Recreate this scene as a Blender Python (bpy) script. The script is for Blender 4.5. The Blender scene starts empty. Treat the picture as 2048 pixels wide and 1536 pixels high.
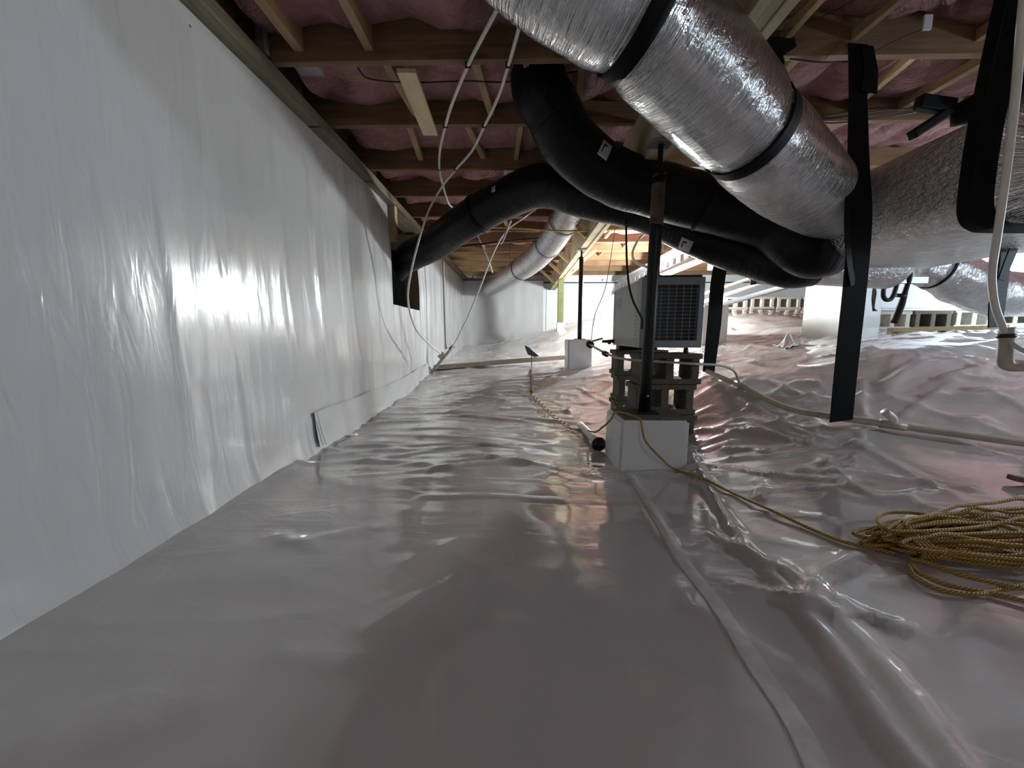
import bpy, bmesh, math, random
import numpy as np
from mathutils import Vector, Matrix

random.seed(7)
RNG = np.random.RandomState(11)
scene = bpy.context.scene
COL = scene.collection

# ---------------------------------------------------------------- camera, world, exposure
F_PX = 750.0
PITCH = math.radians(7.6)
YAW = math.radians(0.99)
cam_d = bpy.data.cameras.new('camera')
cam_d.sensor_fit = 'HORIZONTAL'
cam_d.sensor_width = 36.0
cam_d.lens = F_PX / 2048 * 36.0
cam_d.clip_start = 0.02
cam_d.clip_end = 60
cam = bpy.data.objects.new('camera', cam_d)
cam.rotation_euler = (math.radians(90) - PITCH, 0, YAW)
COL.objects.link(cam)
scene.camera = cam

world = bpy.data.worlds.new('world')
scene.world = world
world.use_nodes = True
bg = world.node_tree.nodes['Background']
bg.inputs[0].default_value = (0.5, 0.55, 0.6, 1)
bg.inputs[1].default_value = 0.02

scene.view_settings.view_transform = 'Standard'
scene.view_settings.look = 'None'
scene.view_settings.gamma = 1.0
scene.view_settings.use_curve_mapping = False
scene.view_settings.exposure = 0.0

LAMP_A = 950.0      # bulb on the floor behind the dehumidifier
LAMP_B = 320.0      # bulb far to the right
LAMP_D = 480.0      # work bulb on the floor beside the cabinet, far right
FILL_C = 110.0       # added fill bulb, unseen behind the camera

_R = cam.rotation_euler.to_matrix()
def ray(px, py):
    return (_R @ Vector(((px - 1024) / F_PX, (768 - py) / F_PX, -1.0)))
def at(px, py, Y=None, X=None, Z=None):
    d = ray(px, py)
    if Y is not None: k = Y / d.y
    elif X is not None: k = X / d.x
    else: k = Z / d.z
    return Vector((d.x * k, d.y * k, d.z * k))

# ---------------------------------------------------------------- materials
MATS = {}
def nmat(name):
    m = bpy.data.materials.new(name); m.use_nodes = True
    nt = m.node_tree
    b = nt.nodes['Principled BSDF']
    MATS[name] = m
    return m, nt, b
def N(nt, t, **kw):
    n = nt.nodes.new(t)
    for k, v in kw.items():
        if k in n.inputs: n.inputs[k].default_value = v
        else: setattr(n, k, v)
    return n
def coords(nt, kind='Object', scale=(1, 1, 1)):
    tc = N(nt, 'ShaderNodeTexCoord')
    mp = N(nt, 'ShaderNodeMapping')
    mp.inputs['Scale'].default_value = scale
    nt.links.new(tc.outputs[kind], mp.inputs[0])
    return mp.outputs[0]
def ramp(nt, src, stops):
    r = N(nt, 'ShaderNodeValToRGB')
    els = r.color_ramp.elements
    while len(els) < len(stops): els.new(0.5)
    for e, (p, c) in zip(els, stops):
        e.position = p; e.color = (*c, 1)
    nt.links.new(src, r.inputs[0])
    return r.outputs[0]
def noise(nt, vec, scale, detail=3, rough=0.55, dist=0.0):
    n = N(nt, 'ShaderNodeTexNoise')
    n.inputs['Scale'].default_value = scale
    n.inputs['Detail'].default_value = detail
    n.inputs['Roughness'].default_value = rough
    n.inputs['Distortion'].default_value = dist
    nt.links.new(vec, n.inputs['Vector'])
    return n.outputs['Fac']
def bump(nt, h, strength, dist, prev=None):
    b = N(nt, 'ShaderNodeBump')
    b.inputs['Strength'].default_value = strength
    b.inputs['Distance'].default_value = dist
    nt.links.new(h, b.inputs['Height'])
    if prev is not None: nt.links.new(prev, b.inputs['Normal'])
    return b.outputs[0]
def plain(name, col, rough=0.5, metal=0.0, spec=0.5, var=0.12, nscale=20, bstr=0.0, bdist=0.002, kind='Object', scl=(1, 1, 1), coat=0.0):
    m, nt, b = nmat(name)
    v = coords(nt, kind, scl)
    f = noise(nt, v, nscale, 4)
    lo = tuple(c * (1 - var) for c in col); hi = tuple(min(1, c * (1 + var)) for c in col)
    c = ramp(nt, f, [(0.3, lo), (0.7, hi)])
    nt.links.new(c, b.inputs['Base Color'])
    b.inputs['Roughness'].default_value = rough
    b.inputs['Metallic'].default_value = metal
    b.inputs['Specular IOR Level'].default_value = spec
    b.inputs['Coat Weight'].default_value = coat
    if bstr > 0:
        nt.links.new(bump(nt, f, bstr, bdist), b.inputs['Normal'])
    return m

def wood(name, c1, c2, axis, rough=0.75):
    m, nt, b = nmat(name)
    s = [14, 14, 14]; s['XYZ'.index(axis)] = 0.9
    v = coords(nt, 'Object', tuple(s))
    f = noise(nt, v, 2.2, 5, 0.6, 0.6)
    v2 = coords(nt, 'Object', (1, 1, 1))
    f2 = noise(nt, v2, 3.0, 2)
    c = ramp(nt, f, [(0.25, c1), (0.7, c2)])
    d = ramp(nt, f2, [(0.3, (0.72, 0.72, 0.72)), (0.65, (1, 1, 1))])
    mx = N(nt, 'ShaderNodeMix'); mx.data_type = 'RGBA'; mx.blend_type = 'MULTIPLY'
    mx.inputs[0].default_value = 1.0
    nt.links.new(c, mx.inputs[6]); nt.links.new(d, mx.inputs[7])
    nt.links.new(mx.outputs[2], b.inputs['Base Color'])
    b.inputs['Roughness'].default_value = rough
    b.inputs['Specular IOR Level'].default_value = 0.25
    nt.links.new(bump(nt, f, 0.25, 0.003), b.inputs['Normal'])
    return m

def liner(name, rough, vscale, bd, col=(0.74, 0.735, 0.73), crinkle=0.0, fine=0.25, coat=0.0):
    m, nt, b = nmat(name)
    v = coords(nt, 'Object', vscale)
    f1 = noise(nt, v, 9.0, 3, 0.5, 0.8)
    v2 = coords(nt, 'Object')
    f2 = noise(nt, v2, 55.0, 2, 0.5)
    n1 = bump(nt, f1, 0.5, bd)
    n2 = bump(nt, f2, fine, 0.0012, n1)
    b.inputs['Coat Weight'].default_value = coat; b.inputs['Coat Roughness'].default_value = rough * .8; b.inputs['Coat IOR'].default_value = 1.6
    if crinkle > 0:
        fv = noise(nt, coords(nt, 'Object', (2.0, 4.2, 2.0)), 1.0, 2, 0.5, 1.2)
        mm = N(nt, 'ShaderNodeMath', operation='SUBTRACT'); mm.inputs[1].default_value = 0.5
        nt.links.new(fv, mm.inputs[0])
        ab = N(nt, 'ShaderNodeMath', operation='ABSOLUTE'); nt.links.new(mm.outputs[0], ab.inputs[0])
        pw = N(nt, 'ShaderNodeMath', operation='POWER'); pw.inputs[1].default_value = 0.6
        nt.links.new(ab.outputs[0], pw.inputs[0])
        sx = N(nt, 'ShaderNodeSeparateXYZ'); nt.links.new(v2, sx.inputs[0])
        mr = N(nt, 'ShaderNodeMapRange'); mr.inputs['From Min'].default_value = 0.7; mr.inputs['From Max'].default_value = 2.2
        mr.inputs['To Min'].default_value = 0.12; mr.inputs['To Max'].default_value = 1.0
        nt.links.new(sx.outputs[1], mr.inputs['Value'])
        mu = N(nt, 'ShaderNodeMath', operation='MULTIPLY'); nt.links.new(pw.outputs[0], mu.inputs[0]); nt.links.new(mr.outputs[0], mu.inputs[1])
        n2 = bump(nt, mu.outputs[0], 1.0, -crinkle, n2)
    nt.links.new(n2, b.inputs['Normal'])
    f3 = noise(nt, v2, 1.3, 3)
    c = ramp(nt, f3, [(0.3, tuple(x * 0.93 for x in col)), (0.7, col)])
    nt.links.new(c, b.inputs['Base Color'])
    b.inputs['Roughness'].default_value = rough
    b.inputs['Specular IOR Level'].default_value = 0.5
    return m
liner('floor_liner', 0.09, (.5, .7, .5), 0.008, (0.55, 0.52, 0.51), 0.006, 0.05, 0.8)
liner('wall_liner', 0.16, (1, 1.6, 0.34), 0.006, (0.55, 0.55, 0.56), 0.0, 0.07, 0.5)
liner('wrap_liner', 0.35, (1, 1, 1), 0.002)
plain('liner_tape', (0.58, 0.555, 0.545), 0.14, nscale=30, bstr=0.2)

def foil(name, su, sv, rough=0.27, col=(0.72, 0.72, 0.73), bd=0.006):
    m, nt, b = nmat(name)
    v = coords(nt, 'UV', (su, sv, 1))
    f1 = noise(nt, v, 1.0, 4, 0.6, 0.5)
    v2 = coords(nt, 'Object')
    f2 = noise(nt, v2, 26.0, 3, 0.6, 1.0)
    n1 = bump(nt, f1, 1.0, bd)
    f4 = noise(nt, coords(nt, 'UV', (su * 2.5, sv * 2.2, 1)), 1.0, 3, 0.6, 1.2)
    n3 = bump(nt, f4, 0.8, bd * .5, n1)
    n2 = bump(nt, f2, 0.6, 0.006, n3)
    nt.links.new(n2, b.inputs['Normal'])
    c = ramp(nt, f2, [(0.3, tuple(x * 0.8 for x in col)), (0.7, col)])
    nt.links.new(c, b.inputs['Base Color'])
    b.inputs['Metallic'].default_value = 1.0
    b.inputs['Roughness'].default_value = rough
    return m
foil('duct_foil', 70.0, 3.0, 0.17, (0.80, 0.80, 0.81), bd=0.02)
foil('plenum_foil', 26.0, 22.0, 0.27, (0.78, 0.77, 0.77), bd=0.022)
foil('far_duct_foil', 30.0, 6.0, 0.22, bd=0.03)

def blackduct(name):
    m, nt, b = nmat(name)
    v = coords(nt, 'UV', (34, 2.5, 1))
    f1 = noise(nt, v, 1.0, 4, 0.6, 0.6)
    nt.links.new(bump(nt, f1, 0.9, 0.009), b.inputs['Normal'])
    b.inputs['Base Color'].default_value = (0.005, 0.005, 0.006, 1)
    b.inputs['Roughness'].default_value = 0.36
    b.inputs['Specular IOR Level'].default_value = 0.22
blackduct('black_duct')
plain('black_strap', (0.004, 0.004, 0.0045), 0.6, nscale=80, bstr=0.2, bdist=0.001, spec=0.15)
plain('black_steel', (0.008, 0.008, 0.008), 0.42, spec=0.3, nscale=30, var=0.3, bstr=0.15, bdist=0.001)
plain('matte_black', (0.004, 0.004, 0.004), 0.95, spec=0.0)
plain('brown_steel', (0.10, 0.065, 0.045), 0.6, nscale=30, var=0.4, bstr=0.3)
plain('black_rubber', (0.012, 0.012, 0.012), 0.5, nscale=40)
wood('joist_wood', (0.17, 0.10, 0.052), (0.30, 0.185, 0.10), 'X')
wood('block_wood', (0.36, 0.24, 0.13), (0.52, 0.37, 0.21), 'Y')
wood('pale_wood', (0.58, 0.47, 0.29), (0.74, 0.63, 0.42), 'Y')
wood('brace_wood', (0.58, 0.40, 0.19), (0.74, 0.56, 0.29), 'X')
wood('sill_wood', (0.15, 0.118, 0.085), (0.26, 0.21, 0.155), 'Y')
wood('green_wood', (0.10, 0.115, 0.04), (0.17, 0.185, 0.075), 'Z')
wood('plank_wood', (0.33, 0.29, 0.22), (0.46, 0.41, 0.33), 'X')
wood('soil_wood', (0.06, 0.035, 0.02), (0.12, 0.075, 0.04), 'Y')
plain('subfloor', (0.25, 0.16, 0.09), 0.85, nscale=8, var=0.3)
def insul():
    m, nt, b = nmat('pink_insulation')
    v = coords(nt, 'Object')
    f1 = noise(nt, v, 6.0, 5, 0.65, 0.6)
    f2 = noise(nt, v, 90.0, 3, 0.7)
    c = ramp(nt, f1, [(0.25, (0.23, 0.105, 0.105)), (0.55, (0.36, 0.19, 0.19)), (0.8, (0.46, 0.28, 0.265))])
    nt.links.new(c, b.inputs['Base Color'])
    n1 = bump(nt, f1, 0.9, 0.05)
    nt.links.new(bump(nt, f2, 0.5, 0.006, n1), b.inputs['Normal'])
    b.inputs['Roughness'].default_value = 0.95
    b.inputs['Specular IOR Level'].default_value = 0.1
insul()
plain('concrete_block', (0.13, 0.11, 0.085), 0.95, nscale=70, var=0.3, bstr=0.7, bdist=0.004, spec=0.2)
plain('pale_block', (0.50, 0.48, 0.42), 0.95, nscale=60, var=0.2, bstr=0.6, bdist=0.004, spec=0.2)
plain('concrete', (0.34, 0.33, 0.31), 0.9, nscale=20, var=0.2, bstr=0.5)
plain('grey_paint', (0.36, 0.345, 0.325), 0.45, nscale=6, var=0.04)
plain('bluegrey_paint', (0.24, 0.25, 0.27), 0.4, nscale=6, var=0.05)
plain('grille_wire', (0.30, 0.30, 0.32), 0.4, nscale=10, var=0.05)
plain('dark_core', (0.012, 0.012, 0.014), 0.5, nscale=60, var=0.5, bstr=0.4)
plain('white_paint', (0.78, 0.79, 0.80), 0.45, nscale=6, var=0.03)
plain('foam_board', (0.76, 0.78, 0.79), 0.55, nscale=3, var=0.04, bstr=0.1, bdist=0.004)
plain('pex_white', (0.74, 0.70, 0.64), 0.4, nscale=15, var=0.06)
plain('pvc_beige', (0.50, 0.43, 0.36), 0.45, nscale=15, var=0.1)
plain('pvc_white', (0.72, 0.70, 0.66), 0.4, nscale=15, var=0.06)
plain('pvc_grey', (0.24, 0.23, 0.215), 0.5, nscale=15, var=0.08)
plain('vinyl_tube', (0.46, 0.45, 0.40), 0.2, nscale=15, var=0.08)
plain('brown_pipe', (0.025, 0.014, 0.010), 0.5, spec=0.25, nscale=20, var=0.3)
plain('steel', (0.30, 0.31, 0.33), 0.45, metal=0.7, nscale=25, var=0.12)
plain('rail_grey', (0.10, 0.105, 0.115), 0.5, nscale=25, var=0.15)
plain('beam_grey', (0.33, 0.34, 0.36), 0.5, nscale=12, var=0.1)
plain('grey_cable', (0.30, 0.30, 0.30), 0.45)
plain('yellow_cable', (0.62, 0.42, 0.05), 0.5)
plain('sticker', (0.55, 0.56, 0.55), 0.6, nscale=40, var=0.1)
plain('device_blue', (0.035, 0.04, 0.07), 0.3)
def ropemat():
    m, nt, b = nmat('yellow_rope')
    tc = N(nt, 'ShaderNodeTexCoord')
    mp = N(nt, 'ShaderNodeMapping'); mp.inputs['Scale'].default_value = (60, 2, 1)
    nt.links.new(tc.outputs['UV'], mp.inputs[0])
    w = N(nt, 'ShaderNodeTexWave'); w.bands_direction = 'DIAGONAL'
    w.inputs['Scale'].default_value = 1.0; w.inputs['Distortion'].default_value = 0.5
    nt.links.new(mp.outputs[0], w.inputs[0])
    c = ramp(nt, w.outputs['Fac'], [(0.2, (0.25, 0.14, 0.018)), (0.8, (0.48, 0.31, 0.055))])
    nt.links.new(c, b.inputs['Base Color'])
    nt.links.new(bump(nt, w.outputs['Fac'], 0.6, 0.002), b.inputs['Normal'])
    b.inputs['Roughness'].default_value = 0.6
ropemat()
def emit(name, col, s):
    m, nt, b = nmat(name)
    b.inputs['Base Color'].default_value = (0.9, 0.9, 0.9, 1)
    b.inputs['Emission Color'].default_value = (*col, 1)
    b.inputs['Emission Strength'].default_value = s
emit('bulb_a', (0.93, 1.0, 0.99), LAMP_A)
emit('bulb_b', (0.70, 0.88, 1.0), LAMP_B)
emit('bulb_d', (0.68, 0.87, 1.0), LAMP_D)
emit('fill_bulb_c', (1.0, 0.96, 0.93), FILL_C)

# ---------------------------------------------------------------- mesh helpers
class MB:
    """collects geometry in world coordinates; build() links it as ONE mesh object"""
    def __init__(s): s.v = []; s.f = []; s.uv = {}; s.smooth = []
    def add(s, V, F, uvs=None, smooth=False):
        o = len(s.v); s.v += [tuple(p) for p in V]
        for i, f in enumerate(F):
            if uvs is not None: s.uv[len(s.f)] = uvs[i]
            s.f.append(tuple(o + k for k in f)); s.smooth.append(smooth)
        return s
    def box(s, x0, x1, y0, y1, z0, z1, M=None, b=0.0):
        if b > 0:
            bm = bmesh.new()
            bmesh.ops.create_cube(bm, size=1)
            for v in bm.verts:
                v.co = Vector(((x0 + x1) / 2 + v.co.x * (x1 - x0), (y0 + y1) / 2 + v.co.y * (y1 - y0), (z0 + z1) / 2 + v.co.z * (z1 - z0)))
            bmesh.ops.bevel(bm, geom=list(bm.edges), offset=b, segments=2, affect='EDGES', profile=0.6)
            V = [v.co.copy() for v in bm.verts]; F = [[v.index for v in f.verts] for f in bm.faces]
            bm.free()
        else:
            V = [Vector(p) for p in ((x0, y0, z0), (x1, y0, z0), (x1, y1, z0), (x0, y1, z0), (x0, y0, z1), (x1, y0, z1), (x1, y1, z1), (x0, y1, z1))]
            F = [(0, 3, 2, 1), (4, 5, 6, 7), (0, 1, 5, 4), (1, 2, 6, 5), (2, 3, 7, 6), (3, 0, 4, 7)]
        if M is not None: V = [M @ v for v in V]
        return s.add(V, F)
    def bar(s, p, q, w, h, up=(0, 0, 1), b=0.0):
        p = Vector(p); q = Vector(q); d = (q - p); L = d.length; d.normalize()
        u = Vector(up); sx = d.cross(u)
        if sx.length < 1e-4: sx = d.cross(Vector((1, 0, 0)))
        sx.normalize(); u = sx.cross(d)
        M = Matrix((( sx.x, d.x, u.x, p.x), (sx.y, d.y, u.y, p.y), (sx.z, d.z, u.z, p.z), (0, 0, 0, 1)))
        return s.box(-w / 2, w / 2, 0, L, -h / 2, h / 2, M, b)
    def lathe(s, prof, c, n=20, axis='Z', smooth=True):
        V = []; F = []
        for (r, z) in prof:
            for k in range(n):
                a = 2 * math.pi * k / n
                p = (r * math.cos(a), r * math.sin(a), z)
                if axis == 'Y': p = (p[0], p[2], p[1])
                if axis == 'X': p = (p[2], p[0], p[1])
                V.append((c[0] + p[0], c[1] + p[1], c[2] + p[2]))
        for i in range(len(prof) - 1):
            for k in range(n):
                F.append((i * n + k, i * n + (k + 1) % n, (i + 1) * n + (k + 1) % n, (i + 1) * n + k))
        F.append(tuple(range(n))[::-1]); F.append(tuple((len(prof) - 1) * n + k for k in range(n)))
        return s.add(V, F, smooth=smooth)
    def build(s, name, mat, parent=None, origin=None):
        me = bpy.data.meshes.new(name)
        if parent is not None: o = tworld(parent)
        elif origin is not None: o = Vector(origin)
        else:
            a = np.array(s.v); o = Vector(((a[:, 0].min() + a[:, 0].max()) / 2, (a[:, 1].min() + a[:, 1].max()) / 2, a[:, 2].min()))
        me.from_pydata([(p[0] - o.x, p[1] - o.y, p[2] - o.z) for p in s.v], [], s.f)
        me.polygons.foreach_set('use_smooth', s.smooth)
        if s.uv:
            ul = me.uv_layers.new(name='UVMap')
            for i, pl in enumerate(me.polygons):
                if i in s.uv:
                    for j, li in enumerate(pl.loop_indices): ul.data[li].uv = s.uv[i][j]
        me.materials.append(MATS[mat]); me.update()
        ob = bpy.data.objects.new(name, me)
        COL.objects.link(ob)
        if parent is not None: ob.parent = parent
        else: ob.location = o
        bm = bmesh.new(); bm.from_mesh(me)
        if not s.uv or True:
            bmesh.ops.recalc_face_normals(bm, faces=bm.faces)
        bm.to_mesh(me); bm.free()
        return ob
def tworld(o):
    v = Vector((0, 0, 0))
    while o is not None:
        v = v + o.location; o = o.parent
    return v
def tag(o, label=None, cat=None, group=None, kind=None):
    if label: o['label'] = label
    if cat: o['category'] = cat
    if group: o['group'] = group
    if kind: o['kind'] = kind
    return o
def thing(name, label, cat, loc, group=None):
    o = bpy.data.objects.new(name, None); o.empty_display_size = 0.1
    COL.objects.link(o); o.location = Vector(loc)
    return tag(o, label, cat, group)
def copy_tree(o, parent=None):
    c = o.copy(); COL.objects.link(c); c.parent = parent
    for ch in list(o.children): copy_tree(ch, c)
    return c

def catmull(P, n):
    P = [Vector(p) for p in P]
    if len(P) == 2:
        return [P[0].lerp(P[1], i / n) for i in range(n + 1)]
    Q = [P[0] * 2 - P[1]] + P + [P[-1] * 2 - P[-2]]
    out = []
    for i in range(len(P) - 1):
        a, b, c, d = Q[i:i + 4]
        for k in range(n):
            t = k / n
            out.append(0.5 * ((2 * b) + (c - a) * t + (2 * a - 5 * b + 4 * c - d) * t * t + (3 * b - a - 3 * c + d) * t ** 3))
    out.append(P[-1].copy())
    return out
class Tube:
    def __init__(s, P, R, n=8, smooth=True):
        s.p = catmull(P, n) if smooth else [Vector(p) for p in P]
        m = len(s.p)
        if isinstance(R, (int, float)): s.r = [float(R)] * m
        else:
            xs = np.linspace(0, 1, len(R)); s.r = list(np.interp(np.linspace(0, 1, m), xs, R))
        s.t = []
        for i in range(m):
            a = s.p[max(0, i - 1)]; b = s.p[min(m - 1, i + 1)]
            s.t.append((b - a).normalized())
        ref = Vector((0, 0, 1)) if abs(s.t[0].z) < 0.9 else Vector((0, 1, 0))
        u = (ref - s.t[0] * ref.dot(s.t[0])).normalized()
        s.u = []; s.w = []
        for i in range(m):
            u = (u - s.t[i] * u.dot(s.t[i])).normalized()
            s.u.append(u.copy()); s.w.append(s.t[i].cross(u))
        s.L = [0.0]
        for i in range(1, m): s.L.append(s.L[-1] + (s.p[i] - s.p[i - 1]).length)
    def frame(s, f):
        """position, tangent, u, w, radius at fraction f of the length"""
        x = f * s.L[-1]
        i = int(np.searchsorted(s.L, x)) ; i = min(max(i, 1), len(s.p) - 1)
        k = (x - s.L[i - 1]) / max(1e-9, s.L[i] - s.L[i - 1])
        return (s.p[i - 1].lerp(s.p[i], k), s.t[i - 1].lerp(s.t[i], k).normalized(), s.u[i - 1].lerp(s.u[i], k).normalized(), s.w[i - 1].lerp(s.w[i], k).normalized(), s.r[i - 1] * (1 - k) + s.r[i] * k)
    def mesh(s, mb, seg=10, caps=True, mod=None):
        V = []; F = []; UV = []
        m = len(s.p)
        MD = mod(np.array(s.L)[:, None], (2 * math.pi * np.arange(seg) / seg)[None, :]) if mod else None
        for i in range(m):
            for k in range(seg):
                a = 2 * math.pi * k / seg
                r = s.r[i] * (float(MD[i, k]) if mod else 1)
                V.append(s.p[i] + (s.u[i] * math.cos(a) + s.w[i] * math.sin(a)) * r)
        for i in range(m - 1):
            for k in range(seg):
                k2 = (k + 1) % seg
                F.append((i * seg + k, i * seg + k2, (i + 1) * seg + k2, (i + 1) * seg + k))
                UV.append(((s.L[i], k / seg), (s.L[i], (k + 1) / seg), (s.L[i + 1], (k + 1) / seg), (s.L[i + 1], k / seg)))
        if caps:
            F.append(tuple(range(seg))[::-1]); UV.append([(0, 0)] * seg)
            F.append(tuple((m - 1) * seg + k for k in range(seg))); UV.append([(0, 0)] * seg)
        mb.add(V, F, UV, True)
        return mb
    def band(s, mb, f0, f1, off=0.004, th=0.004, seg=28, a0=0.0, a1=2 * math.pi, n=3, sc=1.0):
        """closed thin band hugging the tube between fractions f0..f1 and angles a0..a1"""
        full = abs(a1 - a0 - 2 * math.pi) < 1e-6
        V = []; F = []
        K = seg if full else seg + 1
        for lay in (0, 1):
            for i in range(n + 1):
                p, t, u, w, r = s.frame(f0 + (f1 - f0) * i / n)
                for k in range(K):
                    a = a0 + (a1 - a0) * k / seg
                    V.append(p + (u * math.cos(a) + w * math.sin(a)) * (r * sc + off + lay * th))
        S = (n + 1) * K
        kk = K if full else K - 1
        for i in range(n):
            for k in range(kk):
                k2 = (k + 1) % K
                F.append((i * K + k, i * K + k2, (i + 1) * K + k2, (i + 1) * K + k))
                F.append(tuple(S + q for q in (i * K + k, (i + 1) * K + k, (i + 1) * K + k2, i * K + k2)))
        for i in (0, n):
            for k in range(kk):
                k2 = (k + 1) % K
                F.append((i * K + k, i * K + k2, S + i * K + k2, S + i * K + k))
        if not full:
            for k in (0, K - 1):
                for i in range(n):
                    F.append((i * K + k, (i + 1) * K + k, S + (i + 1) * K + k, S + i * K + k))
        mb.add(V, F, None, True)
        return mb

def tube_obj(name, P, r, mat, parent=None, seg=8, n=8, smooth=True, label=None, cat=None, group=None):
    mb = Tube(P, r, n, smooth).mesh(MB(), seg)
    o = mb.build(name, mat, parent)
    if label: tag(o, label, cat, group)
    return o
def ribbon(mb, P, widths, wdir, th=0.004):
    """flat webbing strip along points P; wdir is the across direction (vector or list)"""
    P = [Vector(p) for p in P]; V = []; F = []
    n = len(P)
    for i in range(n):
        w = Vector(wdir[i] if isinstance(wdir, list) else wdir).normalized()
        t = (P[min(n - 1, i + 1)] - P[max(0, i - 1)]).normalized()
        w = (w - t * w.dot(t)).normalized(); nn = t.cross(w)
        W = widths[i] if isinstance(widths, (list, tuple)) else widths
        for sx, sn in ((-1, -1), (1, -1), (1, 1), (-1, 1)):
            V.append(P[i] + w * (sx * W / 2) + nn * (sn * th / 2))
    for i in range(n - 1):
        for k in range(4):
            k2 = (k + 1) % 4
            F.append((i * 4 + k, i * 4 + k2, (i + 1) * 4 + k2, (i + 1) * 4 + k))
    F.append((3, 2, 1, 0)); F.append(tuple((n - 1) * 4 + k for k in range(4)))
    mb.add(V, F)
    return mb
def cells(mb, xs, zs, fill, y0, y1, M=None):
    """extruded plate in XZ made of the filled cells (for blocks with cores, punched beams)"""
    nx, nz = len(xs) - 1, len(zs) - 1
    idx = {}; V = []; F = []
    def vid(i, j, l):
        k = (i, j, l)
        if k not in idx:
            idx[k] = len(V); p = Vector((xs[i], y0 if l == 0 else y1, zs[j])); V.append(M @ p if M else p)
        return idx[k]
    ok = lambda i, j: 0 <= i < nx and 0 <= j < nz and fill(i, j)
    for i in range(nx):
        for j in range(nz):
            if not ok(i, j): continue
            for l in (0, 1):
                q = [vid(i, j, l), vid(i + 1, j, l), vid(i + 1, j + 1, l), vid(i, j + 1, l)]
                F.append(q if l == 0 else q[::-1])
            for di, dj, a, b in ((-1, 0, (i, j), (i, j + 1)), (1, 0, (i + 1, j), (i + 1, j + 1)), (0, -1, (i, j), (i + 1, j)), (0, 1, (i, j + 1), (i + 1, j + 1))):
                if not ok(i + di, j + dj):
                    F.append((vid(*a, 0), vid(*b, 0), vid(*b, 1), vid(*a, 1)))
    mb.add(V, F)
    return mb

# numpy value noise
_perm = RNG.rand(256, 256)
def vnoise(x, y, seed=0):
    x = np.asarray(x, float) + seed * 17.3; y = np.asarray(y, float) + seed * 31.7
    xi = np.floor(x).astype(int); yi = np.floor(y).astype(int)
    fx = x - xi; fy = y - yi
    fx = fx * fx * (3 - 2 * fx); fy = fy * fy * (3 - 2 * fy)
    g = lambda a, b: _perm[a % 256, b % 256]
    return ((g(xi, yi) * (1 - fx) + g(xi + 1, yi) * fx) * (1 - fy) + (g(xi, yi + 1) * (1 - fx) + g(xi + 1, yi + 1) * fx) * fy) * 2 - 1
def grid_mesh(mb, A, keep=None, smooth=True):
    """A: (n,m,3) array"""
    n, m = A.shape[:2]
    V = A.reshape(-1, 3).tolist()
    F = []
    for i in range(n - 1):
        for j in range(m - 1):
            if keep is not None and not keep(i, j): continue
            F.append((i * m + j, (i + 1) * m + j, (i + 1) * m + j + 1, i * m + j + 1))
    mb.add(V, F, None, smooth)
    return mb

# ---------------------------------------------------------------- ground shape
CTRL = np.array([
    (-1.2, -3.5, -.69), (-1.2, -1, -.69), (-1.2, 1, -.69), (-1.2, 2.2, -.69), (-1.2, 3.4, -.66), (-1.2, 5, -.50), (-1.2, 6.8, -.38), (-1.2, 8.5, -.25),
    (0, -3.5, -.69), (0, -1, -.69), (0, 1, -.69), (0, 2, -.69), (0, 3.3, -.62), (0, 4.4, -.50), (0, 5.5, -.40), (-.1, 7, -.22), (0, 8.5, -.10),
    (.72, 4.4, -.40), (.8, 1.9, -.69), (.9, 2.3, -.69), (.9, 3.1, -.66), (1.3, 1.06, -.69), (1.2, 0, -.69), (.75, 5.7, -.37), (.8, 6.8, .10), (.9, 8.6, .13),
    (1.46, 2.9, -.33), (1.54, 2.6, -.395), (1.6, 2.2, -.475), (1.74, 1.97, -.50), (2.39, 1.72, -.55), (2.0, 1.0, -.66), (3.0, 1.2, -.55), (3, 0, -.62), (2.5, -3, -.69),
    (2.0, 3.0, -.22), (2.6, 2.6, -.14), (3.1, 3.2, -.01), (4.2, 3.0, -.01), (4.2, 4.2, .06), (5.5, 3.4, .03), (7.5, 3, .0), (7.5, 0, -.4), (7.5, -3.5, -.6), (5, 0, -.5), (4.5, 1.6, -.30),
    (2.3, 4.5, -.11), (1.8, 5.2, -.08), (3.0, 5.5, .26), (3, 8.6, .38), (5, 6, .36), (7.5, 6, .35), (7.5, 8.6, .4), (1.5, 3.7, -.30)])
def _tps(r2): return np.where(r2 > 1e-12, 0.5 * r2 * np.log(np.maximum(r2, 1e-12)), 0)
def _fit(C):
    n = len(C); d2 = ((C[:, None, :2] - C[None, :, :2]) ** 2).sum(-1)
    A = np.zeros((n + 3, n + 3)); A[:n, :n] = _tps(d2) + np.eye(n) * 0.02
    A[:n, n] = 1; A[:n, n + 1:] = C[:, :2]; A[n, :n] = 1; A[n + 1:, :n] = C[:, :2].T
    return np.linalg.solve(A, np.concatenate([C[:, 2], [0, 0, 0]]))
_W = _fit(CTRL)
def base_h(x, y):
    x = np.asarray(x, float); y = np.asarray(y, float); sh = x.shape
    x = x.ravel(); y = y.ravel()
    out = np.full(x.shape, _W[-3]) + _W[-2] * x + _W[-1] * y
    if x.size < 2000:
        return (out + _tps((x[:, None] - CTRL[None, :, 0]) ** 2 + (y[:, None] - CTRL[None, :, 1]) ** 2) @ _W[:-3]).reshape(sh)
    for k in range(len(CTRL)):
        out += _W[k] * _tps((x - CTRL[k, 0]) ** 2 + (y - CTRL[k, 1]) ** 2)
    return out.reshape(sh)
def ground(x, y): return float(base_h(np.array([x]), np.array([y]))[0])
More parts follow.
